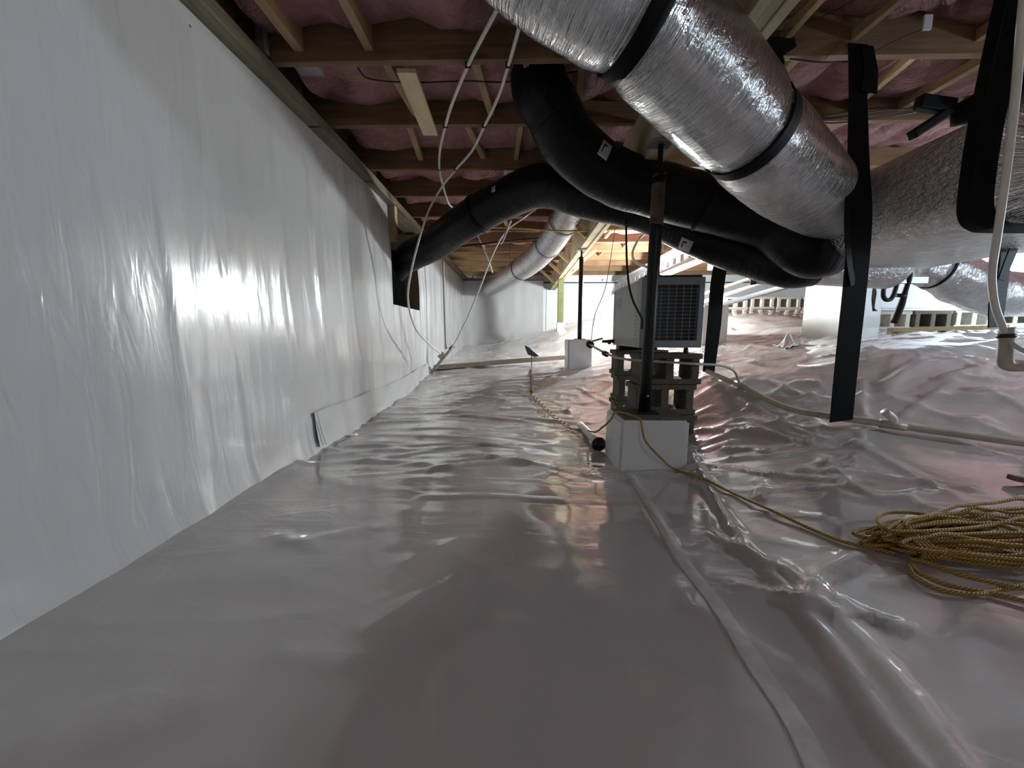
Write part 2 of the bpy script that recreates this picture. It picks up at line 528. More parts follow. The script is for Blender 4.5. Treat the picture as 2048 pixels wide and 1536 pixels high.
def at_ground(px, py, lift=0.0):
    d = ray(px, py); d = d / d.length
    ks = np.arange(0.3, 14, .02)
    below = d.z * ks < base_h(d.x * ks, d.y * ks) + lift
    i = int(np.argmax(below)) if below.any() else len(ks) - 1
    ks = np.linspace(ks[max(0, i - 1)], ks[i], 60)
    below = d.z * ks < base_h(d.x * ks, d.y * ks) + lift
    b = float(ks[int(np.argmax(below))]) if below.any() else float(ks[-1])
    return d * b

def seg_dist(x, y, pts):
    D = np.full(x.shape, 1e9); T = np.zeros(x.shape)
    tot = 0
    for a, b in zip(pts[:-1], pts[1:]):
        ax, ay = a; bx, by = b
        L2 = (bx - ax) ** 2 + (by - ay) ** 2
        t = np.clip(((x - ax) * (bx - ax) + (y - ay) * (by - ay)) / L2, 0, 1)
        d = np.hypot(x - ax - t * (bx - ax), y - ay - t * (by - ay))
        D = np.minimum(D, d)
    return D
FOLDS = []
def fold_px(pts, w, h): FOLDS.append(([(at_ground(*p).x, at_ground(*p).y) for p in pts], w, h))
fold_px([(1370, 885), (1440, 1010), (1490, 1095), (1600, 1215), (1690, 1330), (1760, 1445), (1850, 1560)], .022, .014)
fold_px([(1560, 1130), (1700, 1260), (1820, 1400), (1930, 1560)], .03, .012)
fold_px([(1390, 930), (1500, 905), (1640, 880), (1760, 862)], .02, .010)
fold_px([(1640, 910), (1690, 965), (1760, 1000), (1900, 985)], .025, .014)
fold_px([(1810, 1000), (1920, 1030), (2048, 1075)], .02, .010)
fold_px([(1480, 800), (1580, 850), (1650, 880)], .02, .012)
fold_px([(1530, 760), (1600, 790), (1660, 800)], .02, .012)
fold_px([(1770, 770), (1850, 730), (1960, 720)], .03, .02)
fold_px([(1880, 760), (1960, 740), (2048, 735)], .02, .014)
fold_px([(1400, 860), (1470, 850), (1560, 870)], .018, .012)
fold_px([(250, 1115), (420, 1020), (600, 928)], .035, .020)
fold_px([(600, 928), (760, 920), (900, 935)], .03, .010)
fold_px([(1250, 930), (1290, 1000), (1340, 1085)], .02, .010)
for k in range(46):       # cross wrinkles on the left part of the floor
    x = random.uniform(-1.0, 0.7); y = random.uniform(1.45, 4.6); L = random.uniform(.15, .5); a = random.gauss(0, .22)
    FOLDS.append(([(x - L * math.cos(a), y - L * math.sin(a)), (x, y + random.uniform(-.03, .03)), (x + L * math.cos(a), y + L * math.sin(a))], random.uniform(.012, .03), random.uniform(.004, .011)))
for k in range(150):       # crumples on the right slope
    x = random.uniform(.7, 4.0); y = random.uniform(.9, 4.2); L = random.uniform(.06, .3); a = random.gauss(-.35, .7)
    FOLDS.append(([(x - L * math.cos(a), y - L * math.sin(a)), (x + random.uniform(-.03, .03), y + random.uniform(-.03, .03)), (x + L * math.cos(a), y + L * math.sin(a))], random.uniform(.010, .022), random.uniform(.006, .017)))
for k in range(30):
    x = random.uniform(-.9, 3.0); y = random.uniform(4.5, 8.2); L = random.uniform(.2, .7); a = random.gauss(0.15, .3)
    FOLDS.append(([(x - L * math.cos(a), y - L * math.sin(a)), (x + L * math.cos(a), y + L * math.sin(a))], random.uniform(.02, .05), random.uniform(.01, .025)))
for k in range(16):
    x = random.uniform(-.9, 1.6); y = random.uniform(.5, 1.6); L = random.uniform(.05, .15); a = random.gauss(0, .5)
    FOLDS.append(([(x - L * math.cos(a), y - L * math.sin(a)), (x + L * math.cos(a), y + L * math.sin(a))], random.uniform(.02, .04), random.uniform(.003, .006)))
for k in range(14):       # crease cluster in front of the far pier
    x = random.uniform(.35, .75); y = random.uniform(3.0, 4.2); L = random.uniform(.03, .12); a = random.uniform(-1, 1)
    FOLDS.append(([(x - L * math.cos(a), y - L * math.sin(a)), (x + L * math.cos(a), y + L * math.sin(a))], random.uniform(.008, .016), random.uniform(.008, .016)))

def floor_h(x, y):
    h = base_h(x, y)
    near = np.clip((y - 0.9) / 1.5, 0.25, 1)
    h = h + vnoise(x * 1.4, y * 1.6, 1) * .016 * near + vnoise(x * 3.2, y * 4.4, 2) * .010 * near + vnoise(x * 6.5, y * 8.5, 8) * .0042 * near
    wr = 1 - np.abs(vnoise(x * 2.2 + vnoise(x * 1.5, y * 1.5, 9) * .8, y * 9, 3))
    h = h + (wr ** 3) * .007 * near * np.clip((1.4 - x) / .8, 0, 1)
    wr2 = 1 - np.abs(vnoise(x * 3 + y * 2.5, y * 5 - x * 2, 5))
    h = h + vnoise(x * 11, y * 9, 6) * .0035 * np.exp(-((x - .25) / .45) ** 2 - ((y - 1.9) / .55) ** 2)
    h = h + (wr2 ** 4) * .014 * near * np.clip((x - .8) / .8, 0, 1)
    for pts, w, hh in FOLDS:
        px = [p[0] for p in pts]; py = [p[1] for p in pts]
        msk = (x > min(px) - 4 * w) & (x < max(px) + 4 * w) & (y > min(py) - 4 * w) & (y < max(py) + 4 * w)
        if not msk.any(): continue
        D = seg_dist(x[msk], y[msk], pts)
        h[msk] += hh * np.exp(-(D / w) ** 2)
    return h
def fh(x, y):
    i = min(max(int(np.searchsorted(gx, x)) - 1, 0), len(gx) - 2); j = min(max(int(np.searchsorted(gy, y)) - 1, 0), len(gy) - 2)
    u = (x - gx[i]) / (gx[i + 1] - gx[i]); v = (y - gy[j]) / (gy[j + 1] - gy[j])
    return float((GZ[i, j] * (1 - u) + GZ[i + 1, j] * u) * (1 - v) + (GZ[i, j + 1] * (1 - u) + GZ[i + 1, j + 1] * u) * v)

# ---------------------------------------------------------------- setting: floor
XW = -1.2
def stretch(a, b, fine0, fine1, df, dc):
    out = [a]
    while out[-1] < b:
        p = out[-1]; out.append(p + (df if fine0 <= p < fine1 else dc))
    return np.array(out)
gx = stretch(XW - 0.02, 7.6, XW - 1, 2.9, .021, .06)
gy = stretch(-3.4, 8.75, 0.45, 4.6, .019, .05)
GX, GY = np.meshgrid(gx, gy, indexing='ij')
GZ = floor_h(GX, GY)
floor = grid_mesh(MB(), np.stack([GX, GY, GZ], -1)).build('floor', 'floor_liner', origin=(0, 0, 0))
tag(floor, 'white plastic ground liner, glossy and wrinkled, covering the crawl space ground', None, None, 'structure')
# taped seam running from the near edge to the block pier
def floor_ribbon(name, pts, w, lift, mat, parent, wob=0.0):
    P = catmull([(p[0], p[1], 0) for p in pts], 10)
    V = []; F = []
    for i, p in enumerate(P):
        a = P[max(0, i - 1)]; b = P[min(len(P) - 1, i + 1)]
        t = (b - a).normalized(); nx = Vector((t.y, -t.x, 0))
        for s in (-1, -.33, .33, 1):
            q = p + nx * (w / 2 * s + wob * math.sin(i * 1.7 + s))
            V.append((q.x, q.y, fh(q.x, q.y) + (lift if abs(s) < .5 else lift * .4)))
    for i in range(len(P) - 1):
        for k in range(3): F.append((i * 4 + k, i * 4 + k + 1, (i + 1) * 4 + k + 1, (i + 1) * 4 + k))
    o = MB().add(V, F, None, True).build(name, mat, parent)
    return o
sp = [at_ground(*p) for p in ((1660, 1580), (1590, 1440), (1500, 1310), (1430, 1200), (1360, 1110), (1300, 1010), (1262, 950))]
sp = [sp[0] + (sp[0] - sp[1]) * k for k in (12, 6, 2)] + sp
so = floor_ribbon('seam_tape', [(p.x, p.y) for p in sp], .042, .0015, 'liner_tape', floor)
tag(so, 'pale tape strip over the seam of the ground liner')
so = floor_ribbon('seam_edge', [(p.x - .024, p.y) for p in sp],   .0022, .0022, 'grey_cable', floor, .0006)
tag(so, 'thin dark edge line of the overlapping ground sheet')

# ---------------------------------------------------------------- setting: left wall with opening
VY0, VY1, VZ0 = 3.62, 4.58, 0.28
ZTOP = 1.165
def dedupe(a, fixed):
    a = np.sort(np.concatenate([[v for v in a if min(abs(v - f) for f in fixed) > .006], fixed])); return a
wz = dedupe(np.arange(-.80, ZTOP, .045), [VZ0, ZTOP])
wy = dedupe(stretch(-3.4, 8.45, .6, 5.0, .018, .06), [VY0, VY1])
WY, WZ = np.meshgrid(wy, wz, indexing='ij')
amp = np.clip((WY - .9) / 1.6, .08, 1)
rip = vnoise(WY * 11 + vnoise(WY * 2, WZ * 1.5, 21) * .8, WZ * .8, 22) * .0045 + vnoise(WY * 26, WZ * 1.3, 23) * .0022 + vnoise(WY * 9, WZ * 7, 26) * .0016 + vnoise(WY * 2.6, WZ * 4.2, 27) * .005 * np.clip(WY - .8, 0, 1)
rip = rip + ((1 - np.abs(vnoise(WY * 4 + WZ * .3, WZ * .35, 24))) ** 8) * .009
edge = np.clip((ZTOP - WZ) / .3, 0, 1)
WX = XW + rip * amp * (0.25 + .75 * edge) + vnoise(WY * 1.1, WZ * 1.1, 25) * .008 * amp
lap = ((WY > 2.05) & (WY < 5.0) & (WZ < -.455)) * .006
WX = WX + lap
# foot of the wall curves out to meet the floor
foot = base_h(np.full_like(WY, XW), WY)
WX = WX + .03 * np.exp(-np.clip(WZ - foot, 0, 9) / .05)
wall = grid_mesh(MB(), np.stack([WX, WY, WZ], -1), lambda i, j: not (wy[i] >= VY0 - 1e-6 and wy[i + 1] <= VY1 + 1e-6 and wz[j] >= VZ0 - 1e-6)).build('wall_left', 'wall_liner', origin=(XW, 0, 0))
tag(wall, 'white plastic liner hanging over the long left foundation wall', None, None, 'structure')
# opening behind the liner
MB().box(XW - .36, XW - .33, VY0 - .1, VY1 + .1, VZ0 - .1, 1.17).build('recess_back', 'soil_wood', wall)
MB().box(XW - .33, XW - .004, VY1, VY1 + .04, VZ0 - .04, 1.16, b=.003).build('opening_jamb', 'sill_wood', wall)
MB().box(XW - .33, XW - .004, VY0 - .04, VY0, VZ0 - .04, 1.16, b=.003).build('opening_jamb', 'sill_wood', wall)
MB().box(XW - .33, XW - .004, VY0, VY1, VZ0 - .04, VZ0, b=.003).build('opening_sill', 'soil_wood', wall)
for (px, py) in ((382, 52), (610, 265), (716, 368), (786, 424)):
    p = at(px, py, X=XW + .006)
    MB().lathe([(.004, .0), (.011, .001), (.010, .005), (.003, .007)], (XW - .004, p.y, p.z), 10, 'X').build('fastener', 'black_rubber', wall)
# lap strip along the base: sheet turned up the wall
V = []; F = []
ys = np.arange(2.12, 4.95, .04)
for i, y in enumerate(ys):
    zt = -.455 + .004 * math.sin(y * 9) + max(0, y - 3.6) * .06
    zb = ground(XW, y) + .03
    for k in range(6):
        t = k / 5
        V.append((XW + .016 + .018 * t ** 3 + .003 * math.sin(y * 14 + k), y, zt + (zb - zt) * t))
for i in range(len(ys) - 1):
    for k in range(5): F.append((i * 6 + k, (i + 1) * 6 + k, (i + 1) * 6 + k + 1, i * 6 + k + 1))
lapo = MB().add(V, F, None, True).build('base_lap', 'wall_liner', wall)
tag(lapo, 'lower liner strip lapped up the foot of the wall')
ribbon(MB(), [(XW + .026, 2.13, -.45), (XW + .03, 2.15, -.56), (XW + .045, 2.17, ground(XW, 2.17) + .03)], .006, (0, 1, 0), .004).build('lap_fold', 'wall_liner', lapo)

# end wall: loose liner on the left, flat pale boards on the right
ey = 8.42
ex = np.arange(XW - .03, .56, .03); ez = np.arange(-.5, 1.16, .05)
EX, EZ = np.meshgrid(ex, ez, indexing='ij')
EY = ey + vnoise(EX * 3, EZ * 1.2, 31) * .03 + vnoise(EX * 8, EZ * 3, 32) * .01 - .06 * np.clip((EX - .3) / .25, 0, 1) * np.clip((1.0 - EZ), 0, 1)
EY = EY - .30 * np.exp(-np.clip(EZ + .12, 0, 9) / .12) * np.clip((EX + .9) / .8, 0, 1)
wb = grid_mesh(MB(), np.stack([EX, EY, EZ], -1)).build('wall_back', 'wall_liner', origin=(0, ey, 0))
tag(wb, 'loose white plastic liner on the end wall', None, None, 'structure')
wb2 = MB().box(.5, 7.7, 8.62, 8.72, -.3, 1.55).build('wall_back_panel', 'foam_board', origin=(3, 8.62, 0))
tag(wb2, 'flat pale insulation boards on the end wall', None, None, 'structure')
for k in range(4):
    x = .62 + k * 1.22
    MB().box(x, x + 1.21, 8.60, 8.618, -.25, 1.12, b=.003).build('foam_panel', 'foam_board', wb2)
for (px, py) in ((1205, 560), (1133, 648), (1108, 563)):
    p = at(px, py, Y=8.6)
    MB().lathe([(.02, -.004), (.02, 0), (.004, .002)], (p.x, 8.598, p.z), 10, 'Y').build('washer', 'grey_cable', wb2)
tag(MB().box(.5, 7.6, 8.585, 8.62, 1.12, 1.14).build('trim_1', 'black_steel'), 'dark strip along the top of the end wall boards', None, None, 'structure')
# concrete top course of the end wall at the left corner
tag(MB().box(XW - .2, .52, 8.5, 8.7, 1.0, 1.30).build('wall_back_course', 'concrete', origin=(-.3, 8.6, 1.0)), 'grey concrete top course above the end wall liner', None, None, 'structure')
for k, x in enumerate((-1.0, -.62, -.24, .14)):
    MB().box(x, x + .37, 8.47, 8.51, 1.17, 1.27, b=.004).build('block', 'concrete', bpy.data.objects['wall_back_course'])
tag(MB().box(7.55, 7.7, -3.5, 8.7, -.9, 1.55).build('wall_right', 'wall_liner'), 'white lined far right wall', None, None, 'structure')
tag(MB().box(XW - .2, 7.7, -3.55, -3.4, -.9, 1.55).build('wall_front', 'wall_liner'), 'white lined wall behind the viewpoint', None, None, 'structure')
tag(MB().box(XW - .42, XW - .37, -3.5, 8.7, -.9, 1.55).build('wall_left_concrete', 'concrete'), 'concrete foundation wall behind the liner', None, None, 'structure')

# ---------------------------------------------------------------- setting: ceiling, joists, insulation
ZJ = 1.27
JY = [-3.1, -2.5, -1.9, -1.3, -.7, -.1, .5, 1.1 + .25, 1.95, 2.5, 3.1, 3.7, 4.3, 4.9, 5.5, 6.1, 6.7, 7.3, 7.9, 8.45]
ceil = MB().box(XW - .45, 7.7, -3.55, 8.75, 1.51, 1.55).build('ceiling', 'subfloor', origin=(0, 0, 1.51))
tag(ceil, 'underside of the floor above with joists and pink insulation', None, None, 'structure')
for i, y in enumerate(JY):
    dz = random.uniform(-.006, .006) if i != 8 else 0
    MB().box(XW - .12, 7.55, y - .019, y + .019, ZJ + dz, 1.51, b=.003).build('joist', 'joist_wood', ceil)
for i in range(len(JY) - 1):
    y0, y1 = JY[i] + .021, JY[i + 1] - .021
    fine = i >= 6
    ixs = np.arange(XW + .03, 7.5, .045 if fine else .15)
    t = np.linspace(0, 1, 13 if fine else 7)
    IX, IT = np.meshgrid(ixs, t, indexing='ij')
    yy = y0 + (y1 - y0) * IT
    prof = np.clip(np.sin(np.pi * IT), 0, 1) ** .45
    per = .38
    ph = (IX + i * .13) / per
    scal = np.abs(np.sin(np.pi * ph + vnoise(IX * 1.2, np.full_like(IX, i * 3.1), 41) * .9)) ** .5
    z = 1.455 - prof * (.050 + .052 * scal) + vnoise(IX * 5, yy * 6 + i, 42) * .024 + vnoise(IX * 14, yy * 14, 43) * .010 + ((1 - np.abs(vnoise(IX * 3.1 + yy * 1.5, yy * 1.2, 46 + i))) ** 7) * .045
    z = z - .014 * (1 - prof) * vnoise(IX * 6, yy * 0 + i, 44) - .05 * (1 - prof)
    z = np.maximum(z, 1.30)
    grid_mesh(MB(), np.stack([IX, yy, z], -1)).build('insulation_batt', 'pink_insulation', ceil)
    if i == 6: ceil.children[-1]['label'] = 'pink glass wool batt between the joists'
# strips and blocks running between joists
def strip(x, ja, jb, w, z0, h, dx=0.0, mat='block_wood', ov=0.0):
    mb = MB(); mb.bar((x, JY[ja] + .02 - ov, z0 + h / 2), (x + dx, JY[jb] - .02 + ov, z0 + h / 2), w, h, b=.003)
    return mb.build('bridging_strip', mat, ceil)
strip(-.70, 7, 8, .04, 1.31, .11)
strip(-1.03, 7, 8, .045, 1.31, .10)
mbk = MB().box(-1.0, -.72, 1.62, 1.66, 1.32, 1.42, b=.003); mbk.build('blocking', 'block_wood', ceil)
for (x, ja) in ((-.66, 8), (-.22, 8), (.02, 8), (.3, 8), (-.35, 9), (.02, 9), (-.7, 9), (.36, 9), (-.1, 10), (.3, 10), (-.5, 11), (.1, 11), (-.2, 12), (.5, 12), (-.5, 14), (.2, 15),
                (1.2, 7), (1.55, 7), (2.05, 7), (1.15, 8), (1.35, 8), (1.9, 8), (2.3, 8), (1.5, 9), (1.9, 9), (1.3, 11), (1.2, 13), (1.6, 14), (1.4, 15), (2.2, 7), (2.7, 8), (2.6, 7)):
    strip(x, ja, ja + 1, random.choice((.03, .04)), 1.325 + random.uniform(-.012, .012), .05, random.uniform(-.06, .10))
o = MB(); pa = at(812, 141, Z=ZJ - .012); pb = at(861, 268, Z=ZJ - .012)
o.bar(pa, pb, .092, .020, b=.002); o = o.build('nailed_board', 'pale_wood', ceil); o['label'] = 'short pale board nailed under two joists'
# junction plate in the second bay
p = at(612, 143, Y=2.02)
MB().box(p.x - .06, p.x + .06, 2.0, 2.09, 1.305, 1.33, b=.003).build('metal_plate', 'grey_cable', ceil)
# sill on top of the left wall
sill = MB().box(XW - .15, -1.138, -3.4, 8.45, 1.180, 1.240, b=.004).build('trim_2', 'sill_wood', origin=(XW, 0, 1.172))
tag(sill, 'weathered wooden sill plate along the top of the left wall', None, None, 'structure')
for k, (a, b) in enumerate(((-3.3, .9), (.92, 2.28), (2.30, 3.05), (3.07, 3.58))):
    MB().box(XW - .04, -1.128 - .004 * (k % 2), a, b, 1.168, 1.182, b=.003).build('sill_strip', 'sill_wood', sill)
MB().box(XW - .1, -1.14, 3.6, 3.68, .86, 1.17, b=.003).build('sill_block', 'block_wood', sill)
MB().box(-1.19, -1.15, 1.86, 1.90, 1.27, 1.45, b=.003).build('hanger_bracket', 'steel', sill)

# ---------------------------------------------------------------- girder with braces and posts
GX0, GX1, GZ0 = .70, .80, .965
gd = thing('girder', 'pale timber girder running away under the joists with diagonal braces', 'beam', (.75, 1.1, GZ0))
MB().box(GX0, GX0 + .038, 1.0, 8.55, GZ0, ZJ - .007, b=.003).build('ply', 'pale_wood', gd)
MB().box(GX0 + .040, GX0 + .078, 1.0, 8.55, GZ0 + .004, ZJ - .007, b=.003).build('ply', 'pale_wood', gd)
MB().box(GX0 + .080, GX1 + .018, 1.0, 8.55, GZ0 - .003, ZJ - .007, b=.003).build('ply', 'pale_wood', gd)
for y, x in ((6.3, .36), (5.35, .38), (4.02, .42), (7.4, .36)):
    mb = MB(); mb.bar((x, y, ZJ - .015), (GX0 - .015, y, GZ0 + .02), .038, .085, up=(0, 1, 0), b=.003)
    # rotate width so the wide face looks along the girder
    mb.build('diagonal_brace', 'brace_wood', gd)
MB().box(.55, .66, 4.85, 4.88, 1.12, 1.27, b=.003).build('scab_block', 'brace_wood', gd)
for y in (5.9, 7.0):
    MB().bar((1.16, y, ZJ - .015), (GX1 + .035, y, GZ0 + .02), .038, .085, up=(0, 1, 0), b=.003).build('diagonal_brace', 'brace_wood', gd)

gz = ground(.78, 6.85)
gp = thing('timber_post', 'greenish treated timber post under the far end of the girder', 'post', (.76, 6.85, gz))
MB().box(.70, .80, 6.80, 6.90, gz + .10, GZ0 - .006, b=.004).build('shaft', 'green_wood', gp)
MB().box(.69, .81, 6.79, 6.91, gz - .08, gz + .10, b=.006).build('wrapped_foot', 'wrap_liner', gp)
MB().box(.697, .803, 6.797, 6.903, gz + .60, gz + .605).build('seam_line', 'black_rubber', gp)

def pier(name, label, x0, x1, y0, y1, ztop, zb=None, group=None, tilt=None):
    zb = min(ground(x, y) for x in (x0, x1) for y in (y0, y1)) - .04 if zb is None else zb
    t = thing(name, label, 'pier', ((x0 + x1) / 2, (y0 + y1) / 2, zb), group)
    bm = bmesh.new(); bmesh.ops.create_cube(bm, size=1)
    for v in bm.verts: v.co = Vector(((x0 + x1) / 2 + v.co.x * (x1 - x0), (y0 + y1) / 2 + v.co.y * (y1 - y0), (zb + ztop) / 2 + v.co.z * (ztop - zb)))
    bmesh.ops.bevel(bm, geom=list(bm.edges), offset=.012, segments=2, affect='EDGES')
    bmesh.ops.triangulate(bm, faces=[f for f in bm.faces if len(f.verts) > 4])
    bmesh.ops.subdivide_edges(bm, edges=[e for e in bm.edges if e.calc_length() > .1], cuts=5, use_grid_fill=True)
    for v in bm.verts:
        n = float(vnoise(np.array([v.co.x * 9 + v.co.z * 4]), np.array([v.co.y * 9 + v.co.z * 7]), 51)[0])
        v.co.x += n * .005; v.co.y += n * .004
    mb = MB(); bm.verts.index_update(); mb.add([v.co.copy() for v in bm.verts], [[v.index for v in f.verts] for f in bm.faces]); bm.free()
    mb.build('wrapped_body', 'wrap_liner', t)
    return t
# near pier with steel post
pn0 = at(1240, 935, Y=1.92); 
near = pier('wrapped_pier', 'low white wrapped pier under the near black steel post', .53, .885, 1.90, 2.24, -.445)
MB().box(.555, .875, 1.92, 2.23, -.448, -.432, b=.004).build('cap_block', 'concrete_block', near)
def steel_post(label, x, y, zb, zt, r, top=GZ0, dx=0.0):
    t = thing('steel_post', label, 'post', (x, y, zb), 'adjustable steel posts under the girder')
    MB().box(x - .06, x + .06, y - .06, y + .06, zb, zb + .008, b=.002).build('base_plate', 'black_steel', t)
    Tube([(x, y, zb + .008), (x + dx, y, zt)], r, 4).mesh(MB(), 18).build('shaft', 'black_steel', t)
    Tube([(x + dx, y, zt), (x + dx, y, top - .012)], r * .42, 4).mesh(MB(), 12).build('jack_screw', 'black_steel', t)
    MB().lathe([(r * .5, 0), (r * 1.05, .0), (r * 1.05, .02), (r * .5, .028)], (x + dx, y, zt - .004), 16).build('collar', 'black_steel', t)
    MB().box(x + dx - .055, x + dx + .055, y - .05, y + .05, top - .012, top - .003, b=.002).build('top_plate', 'steel', t)
    return t
sp1 = steel_post('near black steel post standing on the low wrapped pier before the dehumidifier', .70, 2.06, -.432, .80, .032, dx=0.02)
MB().lathe([(.0325, .56), (.0335, .565), (.0335, .76), (.0325, .765)], (.718, 2.06, 0), 18).build('brown_sleeve', 'brown_steel', sp1)  # brown band round the upper part of the shaft
p = at(1294, 793, Y=2.02)
MB().lathe([(.004, 0), (.008, -.001), (.006, -.006)], (.703, 2.029, p.z), 8, 'Y').build('bolt', 'steel', sp1)
fz = ground(.72, 4.42)
far = pier('wrapped_pier', 'small white wrapped pier under the far thin steel post', .575, .855, 4.38, 4.70, at(1160, 679, Y=4.38).z, group=None)
steel_post('far thin dark steel post standing on the small white pier left of the dehumidifier', .725, 4.5, at(1160, 679, Y=4.38).z, .86, .026)
# right pier and small back pier
pier('wrapped_pier', 'tall bright white wrapped pier behind the long black hanging strap', 2.84, 3.02, 3.22, 3.86, .54, -.06)
pier('wrapped_pier', 'bright white pier just right of the dehumidifier in the background', 2.16, 2.46, 4.5, 4.9, .33)

# ---------------------------------------------------------------- concrete block stacks
def block_mesh():
    mb = MB()
    xs = [0, .017, .066, .172, .222, .328, .377, .394]; zs = [0, .034, .158, .192]
    cells(mb, xs, zs, lambda i, j: j != 1 or i in (1, 3, 5), 0, .192)
    return mb
proto = None
def place_block(x, y, z, label, group, rz=0.0, mat=None):
    global proto
    if proto is None:
        proto = block_mesh().build('concrete_block', 'concrete_block', origin=(0, 0, 0)); o = proto
        md = o.modifiers.new('bevel', 'BEVEL'); md.width = .006; md.segments = 2
    else:
        o = proto.copy(); COL.objects.link(o)
    o.location = (x, y, z); o.rotation_euler = (0, 0, rz)
    if mat:
        o.data = o.data.copy(); o.data.materials[0] = MATS[mat]
    return tag(o, label, 'block', group)
BX, BY = .735, 2.33
bz = -.70
names = ['bottom', 'middle', 'top']
for k in range(3):
    place_block(BX + (.0, -.012, .006)[k], BY + (0, .008, -.004)[k], bz + k * .1945, 'grey concrete block, %s of the front stack under the dehumidifier' % names[k], 'front block stack')
for k in range(3):
    place_block(BX + (.0, .01, -.006)[k], BY + .50, bz + k * .1945, 'grey concrete block, %s of the rear stack under the dehumidifier' % names[k], 'rear block stack')
STK = bz + 3 * .1945

# ---------------------------------------------------------------- dehumidifier
dx0, dx1, dy0, dy1 = .745, 1.125, 2.34, 3.00
dz0 = STK + .032; dz1 = dz0 + .425
dh = thing('dehumidifier', 'grey boxy crawl space dehumidifier standing on two concrete block stacks', 'dehumidifier', ((dx0 + dx1) / 2, (dy0 + dy1) / 2, STK))
MB().box(dx0 + .01, dx1 - .01, dy0 + .07, dy1, dz0 + .004, dz1 - .004, b=.006).build('body', 'grey_paint', dh)
sp_ = MB().box(dx0, dx0 + .014, dy0 + .075, dy1 - .05, dz0, dz1 - .01, b=.003).build('side_panel', 'grey_paint', dh)
MB().box(dx0 - .001, dx0 + .014, dy1 - .046, dy1 + .004, dz0, dz1 - .012, b=.004).build('rear_panel', 'grey_paint', dh)
# emblem: ring with a small mark
c = (dx0 - .001, dy1 - .16, dz1 - .115)
ring = Tube([(c[0], c[1] + .040 * math.cos(a), c[2] + .040 * math.sin(a)) for a in np.linspace(0, 2 * math.pi, 25)], .0045, 1, False).mesh(MB(), 6)
ring.box(c[0] - .002, c[0] + .002, c[1] - .012, c[1] + .012, c[2] - .004, c[2] + .004).box(c[0] - .002, c[0] + .002, c[1] - .004, c[1] + .004, c[2] - .014, c[2] + .014)
tag(ring.build('emblem', 'white_paint', sp_), 'small round ring emblem')
for k in range(8):
    MB().box(dx0 - .002, dx0 + .002, dy0 + .095 , dy0 + .105, dz0 + .05 + k * .024, dz0 + .055 + k * .024).build('vent_slot', 'dark_core', sp_)
# front frame around the grille
ff = MB()
fx0, fx1, fz0, fz1 = dx0 + .035, dx1 - .03, dz0 + .045, dz1 - .045
cells(ff, [dx0, fx0, fx1, dx1], [dz0, fz0, fz1, dz1], lambda i, j: not (i == 1 and j == 1), dy0, dy0 + .072)
tag(ff.build('front_frame', 'bluegrey_paint', dh), 'blue-grey front frame')
MB().box(dx0 + .02, dx1 - .02, dy0 - .003, dy0 + .03, dz1 - .002, dz1 + .012, b=.003).build('top_lip', 'black_rubber', dh)
MB().box(fx0, fx1, dy0 + .045, dy0 + .055, fz0, fz1).build('coil', 'dark_core', dh)
gr = MB()
nz_, nx_ = 15, 7
for k in range(1, nz_): z = fz0 + (fz1 - fz0) * k / nz_; gr.box(fx0, fx1, dy0 + .006, dy0 + .009, z - .0008, z + .0008)
for k in range(1, nx_): x = fx0 + (fx1 - fx0) * k / nx_; gr.box(x - .0008, x + .0008, dy0 + .009, dy0 + .012, fz0, fz1)
tag(gr.build('grille', 'grille_wire', dh), 'thin wire grille over the dark coil')
for x in (dx0 + .05, dx1 - .07):
    for y in (dy0 + .05, dy1 - .08):
        MB().lathe([(.014, 0), (.016, .004), (.012, .034)], (x, y, STK - .002), 12).build('foot', 'black_rubber', dh)
MB().box(dx0 + .02, dx0 + .2, dy1 - .12, dy1 - .03, STK - .002, dz0, b=.003).build('rear_skid', 'black_rubber', dh)
q = at(1206, 677, Y=2.98)
df = Tube([(dx0 + .004, 2.955, dz0 + .03), (dx0 - .03, 2.965, dz0 + .028), (dx0 - .09, 2.975, dz0 + .026)], [.014, .014, .010], 4).mesh(MB(), 10)
df.box(dx0 - .045, dx0 - .025, 2.95, 2.98, dz0 + .004, dz0 + .02)
tag(df.build('drain_fitting', 'black_rubber', dh), 'black drain fitting')
MB().box(dx0 + .005, dx0 + .03, dy0 - .006, dy0 + .004, dz0 + .115, dz0 + .165, b=.003).build('cord_inlet', 'black_rubber', dh)

